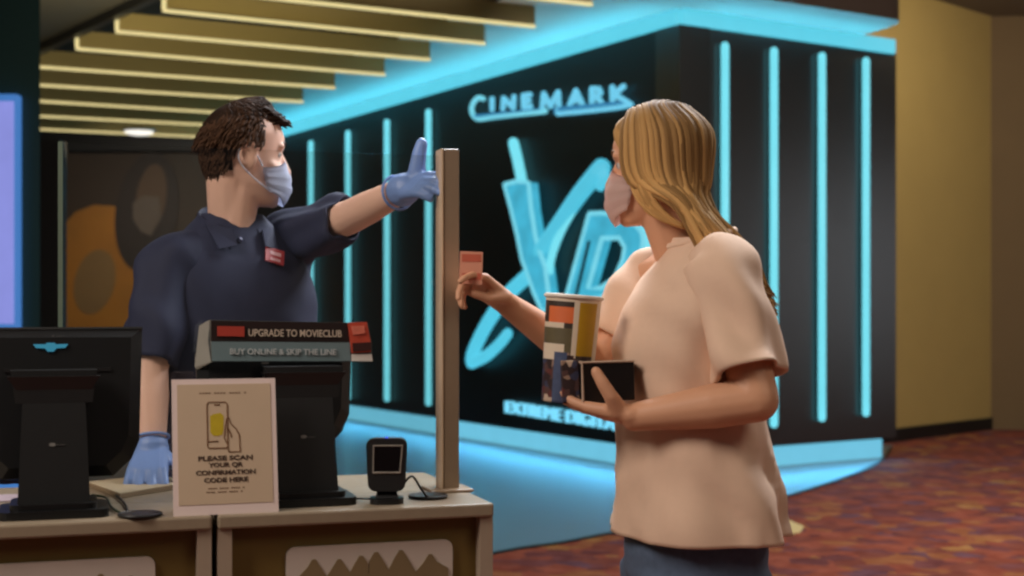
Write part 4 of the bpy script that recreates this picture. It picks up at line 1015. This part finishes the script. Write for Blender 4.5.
bt = [p+n*.006+ux*x+uy*y for x, y in ((-.026,-.018),(.018,-.022),(.026,.018),(-.018,.022))]
bm = NB(); prism(bm, bt, n*.003); nb = obj('name_badge', bm, mat('red badge', (172,60,66), .5, .1, 60), polo)
bm = NB()
for y0, y1, x0, x1 in ((.001,.009,-.012,.014),(-.014,-.009,-.014,.010)):
    prism(bm, [p+n*.009+ux*x+uy*y for x,y in ((x0,y0),(x1,y0-.002),(x1+.002,y1),(x0+.002,y1+.001))], n*.001)
obj('badge_lettering', bm, mat('badge pale print', (216,170,176), .5), nb)
# trousers and shoes
bm = NB(); loft(bm, [ms(.78,0,.125,.175), ms(.88,0,.12,.172), ms(.95,0,.112,.165)])
for s_ in (-1,1):
    h0 = V((mc.x,mc.y,.84))+mL*.088*s_; an = V((mc.x,mc.y,.06))+mL*.1*s_
    loft(bm, [(an, mF*.07, mL*.07), ((an+h0)/2, mF*.085, mL*.08), (h0, mF*.122, mL*.095)])
obj('trousers', remesh(bm, .01, 4), mat('black trousers', (26,26,30), .85), man, True)
for s_ in (-1,1):
    an = V((mc.x,mc.y,0))+mL*.1*s_; bm = NB()
    loft(bm, [(an+mF*.04+V((0,0,.002)), mF*.14, mL*.045), (an+mF*.04+V((0,0,.035)), mF*.14, mL*.047), (an+mF*.0+V((0,0,.09)), mF*.065, mL*.045)], 24)
    obj('shoe', remesh(bm, .007, 3), BLACKPL, man, True)
# short dark hair
HAIRM = hair_mat('dark brown hair', (26,17,12), (78,54,38), 0, 0)
bm = NB(); tones.clear(); rnd = random.Random(11)
def mlock(p, d1, d2, r, t, seg=5): lock(bm, catmull([p, p+d1, p+d1+d2],4), r, t, .6, seg, .7)
for k in range(4600):
    a = math.radians(rnd.uniform(-180,180)); el = rnd.uniform(-.6,1)
    ca = math.cos(a)
    if ca > .30 and el < .40+.12*abs(math.sin(a)): continue                 # keep the face clear
    if el < (-.50 if ca < -.8 else -.34 if ca < -.55 else -.12) and ca <= -.30: continue
    if -.30 < ca <= .35 and el < .06: continue                             # around the ears
    if el < 0:
        p = hm_.surf(a, .018+el*.150*(1 if ca < -.3 else .5), .0)
        nrm = (p-hm_.P(-.01,0,(p-hm_.c).dot(hm_.u))).normalized()
        mlock(p, nrm*.003-hm_.u*.012-hm_.f*.003, -hm_.u*.014-hm_.f*.002, rnd.uniform(.0018,.003), rnd.uniform(.55,1))
    else:
        p = hm_.scalp(a, el, .0); nrm = (p-hm_.P(-.004,0,.018)).normalized()
        top = max(0, (el-.3)/.7)
        flow = hm_.f*(.030*top-.010*(1-top))-hm_.u*(.022*(1-top))+hm_.l*math.sin(a)*.008
        j = V((rnd.uniform(-1,1),rnd.uniform(-1,1),rnd.uniform(-1,1)))*.004
        mlock(p, nrm*(.005+.011*top)+flow*.35, flow*.75+nrm*.002+j, rnd.uniform(.0020,.0036), rnd.uniform(.15,.6) if top > .2 else rnd.uniform(.45,1))
for k in range(300):                                                        # fringe brushed forward and up
    y = rnd.uniform(-.058,.058); b_ = rnd.random(); p = hm_.P(.074-.045*b_-abs(y)*.45, y, .078+.026*b_-abs(y)*.12)
    mlock(p, hm_.f*.016+hm_.u*(.008+.004*b_), hm_.f*(.014+.006*(1-b_))+hm_.u*rnd.uniform(-.010,.004)+hm_.l*rnd.uniform(-.008,.008), rnd.uniform(.0022,.0038), rnd.uniform(.1,.5))
cb = NB(); ball(cb, hm_.P(-.010,0,.024), (.101*.91,.080*.91,.099*.91), 30, Matrix((hm_.f,hm_.l,hm_.u)).transposed()); cbm = mesh_from(cb, 'c')
vs2 = [bm.verts.new(v.co) for v in cbm.vertices]
def kp(co):
    x, y, z = (co-hm_.c).dot(hm_.f), (co-hm_.c).dot(hm_.l), (co-hm_.c).dot(hm_.u)
    return (z > .082 or (x < .030 and z > .050) or (x < .0 and z > .022) or (x < -.035 and z > -.05))
keep = [kp(v.co) for v in cbm.vertices]
for p_ in cbm.polygons:
    if all(keep[i] for i in p_.vertices): bm.faces.new([vs2[i] for i in p_.vertices])
tones.extend([.15]*len(vs2)); bpy.data.meshes.remove(cbm)
h_ = mesh_from(bm, 'hair'); tn = list(tones); set_tone(h_, lambda i, c: tn[i]); obj('hair', h_, HAIRM, man, True)

# ------------------------------------------------------------------ light
def area(name, loc, tgt, sx, sy, power, col):
    l = bpy.data.lights.new(name, 'AREA'); l.shape = 'RECTANGLE'; l.size = sx; l.size_y = sy; l.energy = power; l.color = col
    o = bpy.data.objects.new(name, l); COL.objects.link(o); o.location = loc
    o.rotation_euler = (V(tgt)-V(loc)).to_track_quat('-Z', 'Y').to_euler(); return o
def strip(name, p0, p1, n, power, col, width=.06):
    """long lamp between p0 and p1 shining along n"""
    l = bpy.data.lights.new(name, 'AREA'); l.shape = 'RECTANGLE'; l.size = (p1-p0).length; l.size_y = width; l.energy = power; l.color = col
    o = bpy.data.objects.new(name, l); COL.objects.link(o); o.location = (p0+p1)/2
    x = (p1-p0).normalized(); z = -n.normalized(); y = z.cross(x); o.matrix_world = Matrix.Translation((p0+p1)/2) @ Matrix((x,y,z)).transposed().to_4x4(); return o
CY_ = (.10,.72,1.0)
up = V((0,0,1))
strip('cove_lamp_left', A+nL*.10+up*(TOP-.20), B_L+nL*.10+up*(TOP-.20), (up+nL*1.3), 36, CY_, .03)
strip('cove_lamp_right', A+nR*.10+up*(TOP-.20), B_R+nR*.10+up*(TOP-.20), (up+nR*1.0), 7, CY_, .03)
strip('skirt_lamp_left', A+nL*.02+up*.17, B_L+nL*.02+up*.17, (nL*1.0+up*.12), 27, (.10,.56,1.0), .03)
strip('skirt_lamp_right', A+nR*.02+up*.17, B_R+nR*.02+up*.17, (nR*1.0+up*.12), 7.5, (.10,.56,1.0), .03)
WARM = (1.0,.85,.70)
area('lobby_lamp_left', (-2.2,.9,3.2), (.2,2.8,1.1), 1.2, 1.2, 74, (1,.88,.78))
area('lobby_lamp_right', (2.4,.2,3.6), (.4,2.8,1.1), 1.6, 1.2, 26, WARM)
area('face_fill', (-.05,4.1,2.9), (-.2,2.9,1.45), .7, .7, 50, (.9,.94,1.0))  # added cool fill for both faces and masks, no fixture there
area('man_fill', (1.0,3.7,3.1), (-.5,3.1,1.4), .7, .7, 64, (.88,.93,1.0))  # added second fill for the man's front, no lamp known there
area('carpet_lamp', (4.0,7.0,4.2), (3.4,9.5,0), 2.5, 2.5, 340, (1,.88,.76))
area('wall_lamp', (4.6,12.2,4.3), (4.6,14.6,1.6), 1.5, .6, 28, (1.0,.87,.66))
area('reflection_fill', (-4.8,16.8,2.9), (-4.9,19.3,1.7), 1.8, .3, 24, WARM)  # added light so the mirrored-figure panel is not black
area('baffle_fill', (-2.6,9.6,2.6), (-2.6,13.2,3.7), 3.0, .6, 58, (1.0,.85,.55))  # added uplight in mid-air to brighten the baffle faces
sl = bpy.data.lights.new('reflection_spot', 'SPOT'); sl.energy = 420; sl.spot_size = math.radians(95); sl.spot_blend = 1; sl.shadow_soft_size = .15; sl.color = (.95,.97,1.0)  # added spot, brightens the unseen wall that the black panels mirror
so = bpy.data.objects.new('reflection_spot', sl); COL.objects.link(so); so.location = (6.7,10.6,2.3); so.rotation_euler = (V((8.9,10.6,1.75))-V(so.location)).to_track_quat('-Z','Y').to_euler()
bm = NB(); abox(bm, 8.9, 9.0, -4, 15, 0, 4.42); struct('wall_lobby_right', bm, mat('grey lobby wall', (170,172,176), .8, .3, .25))  # unseen wall, put in so the black panels mirror something grey
w = bpy.data.worlds.new('room ambience'); SC.world = w; w.use_nodes = True
w.node_tree.nodes['Background'].inputs[0].default_value = (.9,.85,.8,1); w.node_tree.nodes['Background'].inputs[1].default_value = .05

# ------------------------------------------------------------------ camera
cd_ = bpy.data.cameras.new('camera'); cam = bpy.data.objects.new('camera', cd_); COL.objects.link(cam)
cam.location = CAM; cam.rotation_euler = (math.pi/2, 0, 0)
cd_.sensor_width = 36; cd_.lens = F/1024*36; cd_.shift_y = (HZ-288)/1024; cd_.clip_start = .05
cd_.dof.use_dof = True; cd_.dof.focus_distance = 2.75; cd_.dof.aperture_fstop = 4.2
SC.camera = cam
vs = SC.view_settings; SC.display_settings.display_device = 'sRGB'
vs.view_transform = 'Standard'; vs.look = 'None'; vs.gamma = 1; vs.exposure = 0; vs.use_curve_mapping = False
SC.cycles.use_denoising = True; SC.cycles.filter_width = 2.4
SC.cycles.max_bounces = 6; SC.cycles.transparent_max_bounces = 16
